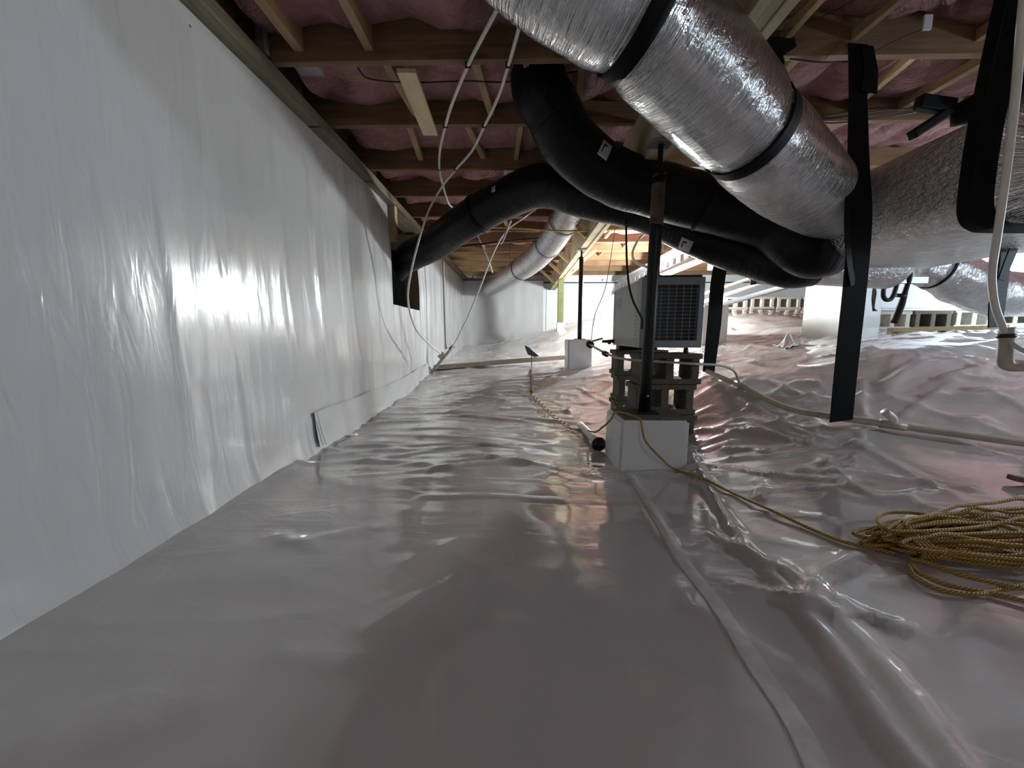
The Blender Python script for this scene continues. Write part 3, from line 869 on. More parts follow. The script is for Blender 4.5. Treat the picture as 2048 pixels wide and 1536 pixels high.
# ---------------------------------------------------------------- foil plenum on the right
pl = thing('foil_plenum', 'large foil wrapped air plenum box hanging at the right', 'plenum', (2.1, 1.9, .38))
def super_box(x0, x1, y0, y1, z0, z1, e=5.0, n=56, m=26, amp=.007):
    cx, cy, cz = (x0 + x1) / 2, (y0 + y1) / 2, (z0 + z1) / 2
    rows = []
    for i in range(m + 1):
        t = -1 + 2 * i / m
        # end rounding
        k = (1 - abs(t) ** 10) ** .1 if abs(t) < 1 else 0.0
        k = max(k, 0.0)
        row = []
        for j in range(n):
            a = 2 * math.pi * j / n
            c, s = math.cos(a), math.sin(a)
            r = (abs(c) ** e + abs(s) ** e) ** (-1 / e)
            row.append((cx + c * r * k * (x1 - x0) / 2, cy + t * (y1 - y0) / 2, cz + s * r * k * (z1 - z0) / 2))
        rows.append(row)
    V = []; F = []; UV = []
    for row in rows:
        for p in row:
            d = float(vnoise(np.array([p[0] * 7 + p[1] * 3]), np.array([p[2] * 8 + p[1] * 5]), 61)[0]) * amp
            q = Vector((p[0] - cx, p[1] - cy, p[2] - cz)); q2 = q + q.normalized() * d
            V.append((cx + q2.x, cy + q2.y, cz + q2.z))
    for i in range(m):
        for j in range(n):
            j2 = (j + 1) % n
            F.append((i * n + j, i * n + j2, (i + 1) * n + j2, (i + 1) * n + j))
            UV.append(((i / m, j / n * 3), (i / m, (j + 1) / n * 3), ((i + 1) / m, (j + 1) / n * 3), ((i + 1) / m, j / n * 3)))
    return MB().add(V, F, UV, True)
PLX, PLZ0, PLZ1, PLY0, PLY1 = 1.60, .385, .80, 1.36, 2.62
super_box(PLX, 2.6, PLY0, PLY1, PLZ0, PLZ1).build('foil_wrap', 'plenum_foil', pl)
# tapered lower boot at the far left corner of the plenum
bt = Tube([(1.64, 2.38, .43), (1.85, 2.42, .45), (2.3, 2.45, .45)], [.12, .15, .17], 6).mesh(MB(), 24)
bt.build('takeoff_boot', 'plenum_foil', pl)

# ---------------------------------------------------------------- ducts
def wr(amp, fl, fa, seed):
    def f(L, a):
        L, a = np.broadcast_arrays(L, a)
        return 1 + amp * vnoise(L * fl, np.cos(a) * fa + 3.1 * np.sin(a) * fa, seed)
    return f
def cpt(px, py, d):      # point at a pixel and an optical depth
    v = ray(px, py)
    return v * d
# near big silver duct
S1P = [cpt(880, -330, .98) + Vector((-.15, -.03, .30)), cpt(880, -330, .98), cpt(1060, -110, 1.02), cpt(1262, 30, 1.10), cpt(1390, 150, 1.22), cpt(1493, 262, 1.38), cpt(1580, 350, 1.60), Vector((1.50, 1.98, .655)), Vector((1.68, 2.06, .63))]
S1R = [.150, .150, .152, .158, .165, .165, .165, .158, .15]
s1t = Tube(S1P, S1R, 14)
Ltot = s1t.L[-1]
fr = {}
def frac_near(t, p):
    i = min(range(len(t.p)), key=lambda k: (t.p[k] - p).length); return t.L[i] / t.L[-1]
f1 = frac_near(s1t, cpt(1272, 40, 1.105)); f2 = frac_near(s1t, cpt(1497, 266, 1.385))
for i in range(len(s1t.p)):       # pinch under the straps, bulge between
    f = s1t.L[i] / Ltot
    s1t.r[i] *= 1.04 - .12 * math.exp(-((f - f1) / .022) ** 2) - .13 * math.exp(-((f - f2) / .022) ** 2)
s1 = thing('foil_duct', 'near big silver foil flexible duct sloping down to the plenum', 'duct', tuple(s1t.p[0]))
s1t.mesh(MB(), 56, True, wr(.012, 26, 1.2, 71)).build('foil_jacket', 'duct_foil', s1)
for f, lab in ((f1, 'upper'), (f2, 'lower')):
    p, t, u, w, r = s1t.frame(f)
    hw = .026 / Ltot
    st = thing('duct_strap', 'black webbing strap around the big silver duct, the %s one' % lab, 'strap', tuple(p), 'straps on the big silver duct')
    s1t.band(MB(), f - hw, f + hw, .006, .005, 40).build('loop', 'black_strap', st)
    # tails up to the nearest joist
    up = Vector((0, 0, 1)); side = t.cross(up).normalized()
    for sgn in (-1, 1):
        a = p + side * sgn * (r + .008); b = Vector((a.x + side.x * sgn * .03, a.y + side.y * sgn * .03, 1.30))
        if lab == 'lower' and a.x > p.x: b = cpt(1520, 112, 1.64)
        ribbon(MB(), [a, a.lerp(b, .5), b], .05, t, .004).build('tail', 'black_strap', st)
# black duct from ceiling to plenum
D1P = [(.10, 2.20, 1.50), (.105, 2.20, 1.30), tuple(cpt(1100, 215, 2.02)), tuple(cpt(1143, 290, 2.10)), tuple(cpt(1225, 352, 2.20)), tuple(cpt(1330, 385, 2.24)), tuple(cpt(1440, 415, 2.20)), tuple(cpt(1545, 448, 2.16)), (1.60, 2.18, .46), (1.74, 2.2, .46)]
d1t = Tube(D1P, [.145, .145, .148, .152, .15, .155, .15, .148, .142, .14], 10)
d1 = thing('black_duct', 'thick black flexible duct curving down from the ceiling to the plenum', 'duct', (.1, 2.2, 1.27))
d1t.mesh(MB(), 40, True, wr(.025, 14, 1.2, 72)).build('jacket', 'black_duct', d1)
# black duct from the wall opening to the plenum, lower and behind
D2P = [(-1.50, 4.06, .56), (-1.33, 4.0, .63), (-1.16, 3.88, .735), tuple(cpt(868, 488, 3.60)), tuple(cpt(925, 448, 3.30)), tuple(cpt(1010, 398, 3.05)), tuple(cpt(1090, 372, 2.85)), tuple(cpt(1170, 395, 2.72)), tuple(cpt(1290, 425, 2.65)), tuple(cpt(1390, 468, 2.50)), tuple(cpt(1490, 506, 2.40)), (1.62, 2.36, .41), (1.76, 2.36, .41)]
d2t = Tube(D2P, [.135, .135, .14, .15, .15, .155, .155, .14, .13, .135, .135, .13, .125], 10)
d2 = thing('black_duct', 'long black flexible duct from the wall opening, passing behind the other', 'duct', tuple(D2P[0]))
d2t.mesh(MB(), 36, True, wr(.025, 12, 1.2, 73)).build('jacket', 'black_duct', d2)
MB().box(-1.225, -1.213, 3.63, 4.10, .285, .80, b=.002).build('black_sheet', 'matte_black', d2)  # flat matte black sheet across the near part of the opening
fj = frac_near(d2t, cpt(955, 430, 3.2))
d2t.band(MB(), fj - .004, fj + .004, .001, .008, 32).build('joint_band', 'black_strap', d2)
fj = frac_near(d1t, cpt(1410, 405, 2.2))
d1t.band(MB(), fj - .004, fj + .004, .001, .006, 32).build('joint_band', 'black_strap', d1)
def sticker(t, parent, px, py, d, size, off=.004):
    target = cpt(px, py, d)
    f = frac_near(t, target)
    p, tt, u, w, r = t.frame(f)
    dv = (-p).normalized() ; v = target - p
    v = v - tt * v.dot(tt)
    back = -ray(px, py); 
    # nearest point of the tube surface along the sight direction
    best = min((k for k in range(72)), key=lambda k: ((p + (u * math.cos(k * math.pi / 36) + w * math.sin(k * math.pi / 36)) * r) - ray(px, py) * ((p.length - r * .7) / ray(px, py).length)).length)
    a = best * math.pi / 36
    da = size / r / 2
    df_ = size * .8 / t.L[-1] / 2
    o = t.band(MB(), f - df_, f + df_, off, .001, 6, a - da, a + da).build('paper_sticker', 'sticker', parent)
    o2 = t.band(MB(), f - df_ * .6, f + df_ * .1, off + .0012, .0006, 4, a - da * .6, a - da * .35).build('print_mark', 'black_rubber', o)
    t.band(MB(), f - df_ * .6, f - df_ * .4, off + .0012, .0006, 4, a - da * .6, a + da * .5).build('print_mark', 'black_rubber', o)
sticker(d1t, d1, 1202, 300, 2.05, .085)
sticker(d2t, d2, 1372, 486, 2.4, .085)
sticker(d2t, d2, 986, 380, 2.95, .045)
# far silver duct
S2P = [tuple(cpt(1152, 398, 3.55)), tuple(cpt(1136, 428, 3.8)), tuple(cpt(1112, 468, 4.2)), tuple(cpt(1070, 517, 5.0)), tuple(cpt(1020, 553, 6.1)), tuple(cpt(985, 573, 7.6)), tuple(cpt(978, 577, 8.3))]
s2t = Tube(S2P, [.155, .155, .158, .162, .165, .165, .165], 12)
s2 = thing('foil_duct', 'far slimmer silver foil duct sloping down towards the end wall', 'duct', tuple(S2P[0]))
s2t.mesh(MB(), 32, True, wr(.03, 9, 1.2, 74)).build('foil_jacket', 'far_duct_foil', s2)
for (px, py, d) in ((1125, 442, 3.95), (1098, 486, 4.5)):
    f = frac_near(s2t, cpt(px, py, d))
    s2t.band(MB(), f - .004, f + .004, .001, .006, 28, sc=1.0).build('joint_band', 'steel', s2)
f = frac_near(s2t, cpt(1045, 535, 5.5)); p, t, u, w, r = s2t.frame(f)
st = thing('duct_strap', 'thin dark strap holding the far silver duct to a joist', 'strap', tuple(p))
s2t.band(MB(), f - .002, f + .002, .004, .004, 28).build('loop', 'black_strap', st)
ribbon(MB(), [p + Vector((-r, 0, .02)), p + Vector((-r - .02, 0, .2)), Vector((p.x - r - .01, p.y, ZJ + .02))], .02, (0, 1, 0), .004).build('tail', 'black_strap', st)

# background silver ducts on the right
S3P = [tuple(cpt(1835, 530, 2.95)), tuple(cpt(1885, 542, 2.95)), tuple(cpt(1945, 570, 2.98)), tuple(cpt(2040, 590, 3.0)), tuple(cpt(2200, 560, 3.0))]
s3t = Tube(S3P, [.13, .155, .175, .17, .17], 10)
s3 = thing('foil_duct', 'crumpled silver duct behind the plenum at the far right', 'duct', tuple(S3P[0]))
s3t.mesh(MB(), 36, True, wr(.09, 9, 1.8, 75)).build('foil_jacket', 'far_duct_foil', s3)
f = frac_near(s3t, cpt(1868, 540, 2.95))
s3t.band(MB(), f - .006, f + .006, .003, .005, 32).build('joint_band', 'black_strap', s3)
tube_obj('dark_return_duct', [cpt(1900, 235, 2.0), cpt(1985, 205, 1.9), cpt(2100, 175, 1.85), cpt(2250, 190, 1.85)], [.05, .08, .10, .10], 'black_strap', None, 24, 8, label='dark duct lying on top of the foil plenum at the right edge', cat='duct')

# ---------------------------------------------------------------- hanging straps
def vstrap(label, pts, widths, wdir=(1, 0, 0), group='long black hanging straps'):
    t = thing('hanging_strap', label, 'strap', tuple(Vector(pts[-1])), group)
    ribbon(MB(), catmull(pts, 6), [float(np.interp(i / (len(catmull(pts, 6)) - 1), np.linspace(0, 1, len(widths)), widths)) for i in range(len(catmull(pts, 6)))], wdir, .005).build('webbing', 'black_strap', t)
    return t
st = vstrap('longest black strap hanging from a joist down to the beige drain pipe', [cpt(1716, 88, 1.70), cpt(1716, 200, 1.66), cpt(1717, 330, 1.62), cpt(1720, 430, 1.63), cpt(1711, 560, 1.72), cpt(1694, 720, 1.84), cpt(1682, 842, 1.93)], [.085, .078, .092, .10, .105, .11, .112])
ribbon(MB(), [cpt(1735, 92, 1.69), cpt(1742, 140, 1.67), cpt(1738, 185, 1.655)], [.05, .06, .07], (1, 0, 0), .004).build('folded_end', 'black_strap', st)
ribbon(MB(), catmull([cpt(1702, 345, 1.61), cpt(1694, 430, 1.62), cpt(1698, 520, 1.68), cpt(1706, 570, 1.725)], 4), .03, (1, .3, 0), .004).build('second_strand', 'black_strap', st)
vstrap('shorter black strap hanging to the drain pipe right of the dehumidifier', [(1.50, 2.82, 1.29), (1.50, 2.84, .8), cpt(1436, 560, 2.84), cpt(1428, 650, 2.88), cpt(1417, 744, 2.92)], [.10, .10, .105, .105, .09])
vstrap('black strap with a bulged end at the far right beside the white hose', [cpt(2010, 470, 1.75), cpt(2004, 540, 1.77), cpt(1994, 610, 1.78), cpt(1990, 655, 1.79)], [.11, .09, .10, .085], (1, .2, 0))
vstrap('black strap from the plenum slanting down at the right edge', [cpt(2035, 478, 1.72), cpt(2018, 520, 1.74), cpt(2002, 560, 1.755)], [.05, .05, .04], (1, .2, 0))
# strap around the plenum
t = thing('plenum_strap', 'wide black strap passing down and under the foil plenum', 'strap', (PLX, 1.46, PLZ0), None)
xs_ = PLX - .012
pts = [Vector((xs_ + .02, 1.40, 1.32)), Vector((xs_ + .006, 1.41, 1.0)), Vector((xs_, 1.42, .72)), Vector((xs_, 1.42, .52)), Vector((xs_ + .012, 1.42, .42)), Vector((xs_ + .055, 1.42, .378)), Vector((xs_ + .14, 1.42, .368)), Vector((xs_ + .5, 1.42, .368)), Vector((2.4, 1.42, .37))]
ribbon(MB(), catmull(pts, 6), .085, (0, 1, 0), .006).build('webbing', 'black_strap', t)
ribbon(MB(), catmull([p + Vector((-.004, -.035, 0)) for p in pts], 6), .05, (.7, -.7, 0), .006).build('near_edge', 'black_strap', t)
# black bracket lumps on the joist by the big duct
t = thing('strap_bundle', 'bunched black strap end stapled to a joist beside the big silver duct', 'strap', tuple(cpt(1540, 95, 1.7)))
ribbon(MB(), [cpt(1515, 65, 1.70), cpt(1525, 100, 1.7), cpt(1515, 150, 1.7), cpt(1535, 200, 1.7)], [.08, .10, .08, .04], (1, 0, .2), .008).build('fold', 'black_strap', t)
ribbon(MB(), [cpt(1520, 92, 1.69), cpt(1555, 98, 1.69), cpt(1590, 85, 1.69)], [.07, .09, .04], (0, 0, 1), .008).build('fold', 'black_strap', t)
ribbon(MB(), [cpt(1550, 100, 1.685), cpt(1560, 125, 1.685), cpt(1562, 138, 1.685)], [.05, .04, .02], (1, 0, 0), .006).build('fold', 'black_strap', t)
t = thing('black_fitting', 'dark lump of fittings beside the plenum strap near the joist', 'fitting', tuple(cpt(1850, 240, 1.9)))
MB().bar(cpt(1835, 205, 1.95), cpt(1905, 215, 1.95), .05, .07, b=.01).build('bracket', 'black_strap', t)
MB().bar(cpt(1822, 272, 1.95), cpt(1890, 228, 1.95), .05, .045, b=.01).build('stub', 'black_strap', t)

# ---------------------------------------------------------------- wires under the ceiling at the right
def wire(label, pts, r, mat='black_rubber', cat='wire', name='wire', group=None):
    return tube_obj(name, pts, r, mat, None, 6, 8, True, label, cat, group)
wire('thin black wire slanting across the insulation from the strap bundle', [cpt(1540, 72, 1.66), cpt(1640, 35, 1.6), cpt(1720, -5, 1.5)], .0022)
wire('thinner dark wire crossing the insulation above the long strap', [cpt(1650, 118, 1.68), cpt(1700, 65, 1.6), cpt(1770, -5, 1.5)], .0015)
wire('black cable along the joist between strap bundle and long strap', [cpt(1580, 118, 1.685), cpt(1640, 124, 1.685), cpt(1700, 124, 1.70)], .004)
wire('black cable from the long strap rising to a pale clip', [cpt(1740, 108, 1.69), cpt(1800, 78, 1.66), cpt(1848, 58, 1.64)], .003)
wire('upper of the two sagging cables crossing behind the long strap', [cpt(1575, 230, 2.2), cpt(1650, 238, 2.2), cpt(1760, 222, 2.2), cpt(1830, 217, 2.2)], .004, group=None)
wire('lower of the two sagging cables crossing behind the long strap', [cpt(1585, 235, 2.18), cpt(1660, 246, 2.18), cpt(1760, 236, 2.18), cpt(1835, 224, 2.18)], .004)
o = MB().box(-.018, .018, -.004, .004, -.03, .03, Matrix.Translation(cpt(1855, 45, 1.63)), .002).build('plastic_clip', 'white_paint'); tag(o, 'pale plastic clip on a cable above the plenum', 'clip')
wire('dark cable sagging across the second joist bay at the left', [cpt(715, 135, 1.90), cpt(740, 158, 1.93), cpt(830, 165, 1.96), cpt(930, 162, 1.96), cpt(1025, 163, 1.98), cpt(1170, 140, 1.96)], .004)
p = (Vector((0, 0, 0)))
# ---------------------------------------------------------------- white PEX lines on the ceiling
ZP = ZJ - .014
def jp(px, py): return at(px, py, Z=ZP)
A = [jp(1015, -20), jp(975, 55), jp(936, 131), jp(905, 205), jp(891, 252), jp(880, 300), jp(879, 338), at(886, 372, Z=1.22), at(896, 405, Z=1.17), at(905, 415, Z=1.19)]
pa_ = thing('water_tube', 'white plastic tube under the joists, the left one ending by the black duct', 'tube', tuple(A[0]))
Tube(A, .0085, 8).mesh(MB(), 10).build('tube', 'pex_white', pa_)
Bp = [jp(1052, -10), jp(1037, 60), jp(1017, 131), jp(996, 195), jp(969, 252), jp(945, 300), jp(912, 339), at(885, 372, Z=1.2), at(858, 420, Y=3.3), at(838, 480, Y=3.3), at(822, 545, Y=3.35), at(816, 600, Y=3.4), at(830, 655, Y=3.6), at(858, 688, Y=3.9), at(881, 707, Y=4.2)]
pb_ = thing('water_tube', 'white plastic tube looping down from the joists along the left wall', 'tube', tuple(Bp[0]))
Tube(Bp, .0085, 8).mesh(MB(), 10).build('tube', 'pex_white', pb_)
Cp = [at(902, 700, Y=4.35), at(930, 645, Y=4.25), at(958, 580, Y=4.1), at(985, 510, Y=3.95), at(1010, 465, Y=3.85), at(1045, 437, Y=3.72), jp(1075, 415), jp(1088, 395), jp(1095, 380)]
pc_ = thing('water_tube', 'white plastic tube rising from the wall pipe to the ceiling behind the black duct', 'tube', tuple(Cp[0]))
Tube(Cp, .0085, 8).mesh(MB(), 10).build('tube', 'pex_white', pc_)
for P_, par in (((936, 131), pa_), ((891, 252), pa_), ((879, 338), pa_), ((1017, 131), pb_), ((969, 252), pb_), ((912, 339), pb_)):
    p = jp(*P_)
    MB().box(p.x - .014, p.x + .014, p.y - .005, p.y + .005, p.z - .011, p.z + .016, b=.002).build('pipe_clip', 'black_rubber', par)
tube_obj('vent_tube', [at(955, 470, Y=5.0), at(975, 515, Y=5.0), at(985, 545, Y=5.0)], .008, 'pex_white', None, 8, label='short white tube hanging between the far joists', cat='tube')
# grey drain on left wall with tee
dr = thing('wall_drain_pipe', 'grey drain pipe leaning at the left wall with a tee and riser', 'pipe', tuple(at(857, 746, Y=4.9)))
pA = at(858, 745, Y=4.9); pB = at(905, 695, Y=5.0)
pA = Vector((max(pA.x, XW + .05), pA.y, pA.z))
Tube([pA, pB], .022, 4).mesh(MB(), 12).build('lower_pipe', 'pvc_grey', dr)
Tube([at(892, 698, Y=4.98), at(889, 620, Y=5.0), at(886, 520, Y=5.0)], .014, 6).mesh(MB(), 10).build('riser', 'pvc_grey', dr)
MB().bar(at(878, 716, Y=4.94), at(888, 706, Y=4.96), .055, .055, b=.01).build('tee', 'pvc_grey', dr)
Tube([at(900, 699, Y=4.99), at(907, 692, Y=5.01)], .026, 3).mesh(MB(), 12).build('end_cap', 'black_rubber', dr)

# ---------------------------------------------------------------- drain pipe and vinyl tubes at the dehumidifier
dp = thing('drain_pipe', 'beige plastic drain pipe running across the liner at the right', 'pipe', tuple(at(1680, 842, Y=1.98)))
PP = [at(1413, 742, Y=2.93), at(1445, 756, Y=2.75), at(1482, 771, Y=2.6), at(1530, 797, Y=2.38), at(1580, 818, Y=2.2), at(1640, 830, Y=2.05), at(1695, 838, Y=1.985), at(1785, 850, Y=1.92), at(1900, 866, Y=1.84), at(2048, 886, Y=1.74), at(2200, 908, Y=1.66), Vector((3.2, 1.5, -.5)), Vector((4.4, 1.35, -.3)), Vector((5.6, 1.3, -.3))]
PP = [Vector((p.x, p.y, max(p.z, fh(p.x, p.y) + .016))) for p in PP]
Tube(PP, .0175, 8).mesh(MB(), 14).build('pipe_run', 'pvc_beige', dp)
for k in (7, 2):
    i = PP[k]; d = (PP[k + 1] - PP[k - 1]).normalized()
    Tube([i - d * .05, i + d * .05], .023, 2).mesh(MB(), 14).build('coupling', 'pvc_beige', dp)
i = PP[7]
Tube([i, i + Vector((-.005, .0, .035)), i + Vector((-.05, .0, .07))], [.021, .02, .019], 4).mesh(MB(), 12).build('tee_stub', 'pvc_white', dp)
vt = thing('vinyl_hose', 'clear vinyl drain hose passing in front of the upper concrete blocks', 'hose', tuple(at(1240, 715, Y=2.6)))
VP_ = [at(1205, 677, Y=2.97), at(1190, 681, Y=2.93), at(1178, 686, Y=2.86), at(1195, 698, Y=2.6), at(1222, 711, Y=2.42), at(1255, 719, Y=2.29), at(1300, 722, Y=2.28), at(1345, 725, Y=2.29), at(1392, 728, Y=2.295), at(1440, 731, Y=2.42), at(1468, 742, Y=2.58), at(1478, 764, Y=2.6)]
Tube(VP_, .0078, 8).mesh(MB(), 10).build('hose', 'vinyl_tube', vt)
Tube([VP_[2] + Vector((-.012, 0, .004)), VP_[2] + Vector((.014, -.02, -.006))], .022, 2).mesh(MB(), 14).build('elbow', 'pvc_white', vt)
Tube([at(1178, 688, Y=2.84), at(1182, 690, Y=2.80)], .026, 2).mesh(MB(), 14).build('hose_clamp', 'black_rubber', vt)
Tube([at(1208, 706, Y=2.51), at(1214, 709, Y=2.47)], .018, 2).mesh(MB(), 12).build('hose_clamp', 'black_rubber', vt)
# white hose and elbow at the right edge
wh = thing('condensate_hose', 'white hose hanging in front of the plenum into a beige elbow pipe', 'hose', tuple(at(2010, 730, Y=1.40)))
HP = [cpt(2052, -40, 1.06), cpt(2042, 60, 1.10), cpt(2030, 200, 1.16), cpt(2012, 350, 1.22), cpt(1995, 470, 1.27), cpt(1984, 550, 1.31), cpt(1990, 610, 1.34), cpt(2004, 650, 1.36), cpt(2012, 672, 1.37)]
Tube(HP, .0105, 8).mesh(MB(), 10).build('hose', 'pex_white', wh)
Tube([cpt(2013, 655, 1.37), cpt(2012, 690, 1.375), cpt(2010, 722, 1.38), cpt(2022, 731, 1.38), cpt(2060, 732, 1.37), cpt(2150, 734, 1.33), Vector((2.9, 1.35, -.12)), Vector((3.8, 1.4, -.11))], .0215, 6).mesh(MB(), 14).build('elbow_pipe', 'pvc_beige', wh)
Tube([cpt(2012.5, 668, 1.372), cpt(2012, 676, 1.373)], .0245, 2).mesh(MB(), 14).build('clamp', 'black_rubber', wh)
Tube([cpt(2020, 680, 1.36), cpt(2030, 692, 1.34), cpt(2060, 708, 1.3)], .007, 6).mesh(MB(), 8).build('side_tube', 'pex_white', wh)

# ---------------------------------------------------------------- cords around the dehumidifier
wire('black power cord hanging from the ceiling to the dehumidifier', [cpt(1250, 385, 2.46), cpt(1252, 440, 2.44), cpt(1254, 530, 2.36), cpt(1262, 590, 2.31), cpt(1283, 636, 2.29), cpt(1288, 648, 2.31)], .0065, 'black_rubber', 'cord', 'power_cord')
wire('thin grey wire swinging down to the drain hose elbow', [cpt(1240, 380, 3.3), cpt(1228, 470, 3.3), cpt(1212, 570, 3.2), cpt(1190, 630, 3.0), cpt(1182, 682, 2.85)], .003, 'grey_cable')
wire('thin tan wire hanging behind the steel post', [cpt(1328, 400, 3.6), cpt(1327, 470, 3.6), cpt(1326, 545, 3.6)], .003, 'pex_white')
wire('grey flexible conduit looping below the far joists', [cpt(1300, 462, 4.2), cpt(1280, 475, 4.2), cpt(1265, 505, 4.2), cpt(1272, 525, 4.15), cpt(1300, 537, 4.0), cpt(1330, 560, 3.9)], .014, 'grey_cable', 'conduit', 'conduit')
wire('yellow electrical cable along the far joists', [cpt(925, 462, 3.8), cpt(980, 455, 3.8), cpt(1050, 458, 3.75), cpt(1150, 462, 3.72), cpt(1300, 455, 3.75)], .008, 'yellow_cable', 'cable', 'cable')
wire('dark cable crossing the far joists beside the black duct', [cpt(920, 493, 3.9), cpt(990, 485, 3.95), cpt(1050, 479, 4.05), cpt(1076, 477, 4.1)], .009, 'brown_pipe', 'cable', 'cable')
wire('dark grey cable drooping over the white tube below the black duct', [cpt(1022, 440, 3.0), cpt(1012, 465, 3.2), cpt(1005, 482, 3.3), cpt(1000, 488, 3.3)], .009, 'grey_cable', 'cable', 'cable')

# ---------------------------------------------------------------- steel bars, blocks and cabinet in the right background
bar = MB(); a = at(1508, 562, Y=2.72); b = at(1850, 566, Y=2.72)
cells(bar, [a.x, b.x], [a.z - .02, a.z - .012, a.z + .014, a.z + .022], lambda i, j: True, 2.70, 2.74)
tag(bar.build('support_rail', 'steel', None), 'grey metal rail lying across under the foil plenum', 'rail')
tag(MB().box(a.x - .012, a.x + .004, 2.695, 2.745, a.z - .026, a.z + .026, b=.003).build('rail_cap', 'black_rubber', bpy.data.objects['support_rail']), 'black end cap')
bpy.data.objects['rail_cap'].parent = bpy.data.objects['support_rail']
# long sloping rails resting on the tall pier
for k, (p0, p1, w, m, lab) in enumerate((
        (Vector((2.88, 3.0, .60)), Vector((3.02, 6.1, .40)), .06, 'rail_grey', 'long grey metal rail resting on the tall white pier'),
        (Vector((2.60, 3.0, .62)), Vector((2.70, 6.6, .40)), .05, 'pvc_grey', 'sloping grey pipe beside the long metal rail'),
        (Vector((2.30, 2.9, .60)), Vector((2.42, 6.2, .46)), .035, 'pvc_beige', 'slim beige pipe sloping away behind the short black strap'))):
    if m == 'rail_grey':
        o = MB().bar(p0, p1, w, .05, b=.004).build('metal_rail', m)
        tag(o, lab, 'rail')
    else:
        o = tube_obj('far_pipe', [p0, p1], w / 2, m, None, 12, 4, label=lab, cat='pipe')
# pale punched steel beam further back
pb2 = MB(); ys_ = np.arange(3.4, 8.3, .17)
M90 = Matrix.Rotation(math.radians(90), 4, 'Z')
xs2 = [3.4]; 
while xs2[-1] < 8.2: xs2 += [xs2[-1] + .14, xs2[-1] + .24]
cells(pb2, xs2, [.86, .93, 1.02, 1.10], lambda i, j: not (j == 1 and i % 2 == 1), -2.13, -2.10, M90)
sb = thing('steel_beam', 'pale punched steel beam under the joists beyond the dehumidifier', 'beam', (2.12, 5.5, .86))
pb2.build('web', 'beam_grey', sb)
MB().box(2.05, 2.20, 3.4, 8.3, 1.10, 1.118).build('flange', 'beam_grey', sb)
MB().box(2.05, 2.20, 3.4, 8.3, .845, .86).build('flange', 'beam_grey', sb)
tag(MB().box(2.22, 2.52, 3.2, 4.6, .74, 1.0, b=.01).build('sheet_metal_duct', 'steel'), 'dull sheet metal duct beside the pale beam', 'duct')
# far low block wall
gzz = ground(4.2, 6.2)
for k in range(4):
    place_block(3.30 + k * .42, 6.2, ground(3.5 + k * .42, 6.25) - .0, 'pale concrete block in the low far row, %s' % ('leftmost', 'second from its left end', 'third from its left end', 'rightmost')[k], 'far block row', 0, 'pale_block')
# row of blocks under the white cabinet
for k in range(5):
    x = 3.62 + k * .41
    place_block(x, 3.95, ground(x + .2, 4.0) - .005, 'weathered block under the white cabinet, %s from the left' % ('first', 'second', 'third', 'fourth', 'fifth')[k], 'blocks under the cabinet', 0, 'pale_block' if k % 2 == 0 else None)
cz = ground(4.3, 4.2) + .19
cb = thing('air_handler', 'bright white metal cabinet standing on blocks behind the right strap', 'air handler', (4.4, 4.3, cz))
MB().box(3.70, 5.3, 3.98, 4.6, cz, cz + .55, b=.01).build('cabinet', 'white_paint', cb)
MB().box(3.66, 5.34, 3.95, 4.62, cz - .02, cz + .004, b=.003).build('base_rail', 'steel', cb)
for k in range(5):
    p = at(1757, 592 + k * 7.5, Y=3.975)
    MB().box(p.x - .03, p.x + .03, 3.972, 3.985, p.z - .006, p.z + .006).build('vent_slot', 'grey_cable', cb)
tb = thing('trap_pipe', 'dark brown drain trap pipe hooked down from the plenum', 'pipe', tuple(at(1790, 600, Y=2.75)))
Tube([at(1770, 560, Y=2.7), at(1766, 585, Y=2.7), at(1769, 597, Y=2.7), at(1777, 600, Y=2.7), at(1785, 594, Y=2.7), at(1793, 570, Y=2.7), at(1797, 548, Y=2.7)], .014, 6).mesh(MB(), 10).build('u_bend', 'brown_pipe', tb)
Tube([at(1796, 543, Y=2.7), at(1810, 540, Y=2.7), at(1819, 545, Y=2.7), at(1819, 556, Y=2.7), at(1811, 580, Y=2.72), at(1802, 610, Y=2.75), at(1788, 645, Y=2.8)], [.013, .013, .014, .015, .016, .022, .022], 6).mesh(MB(), 12).build('riser', 'brown_pipe', tb)
Tube([at(1803, 588, Y=2.735), at(1801, 594, Y=2.74)], .03, 2).mesh(MB(), 12).build('coupling', 'black_rubber', tb)
MB().box(-.03, .05, -.02, .02, -.015, .015, Matrix.Translation(at(1790, 542, Y=2.7)), .004).build('valve', 'black_rubber', tb)
wb_ = MB().bar(at(1780, 660, Y=3.3), at(2010, 654, Y=3.3), .06, .035, b=.003).build('loose_board', 'block_wood'); tag(wb_, 'brown loose board lying before the row of blocks', 'board')
bw = thing('wire_bundle', 'tangle of dark wires beside the tall white pier', 'wires', tuple(at(1745, 560, Y=3.0)))
for k in range(5):
    Tube([at(1738 + k * 2, 565 + k * 3, Y=3.0 + k * .01), at(1748 + k, 560 + k * 6, Y=3.0), at(1744 + k, 595 + k * 5, Y=3.0), at(1746 + k * 2, 622, Y=3.02)], .004, 5).mesh(MB(), 6).build('strand', 'black_rubber', bw)
tag(MB().bar(at(2022, 955, Y=1.5), at(2090, 968, Y=1.48), .035, .02, b=.003).build('wood_scrap', 'sill_wood'), 'small brown wood scrap lying on the liner at the right edge', 'scrap')
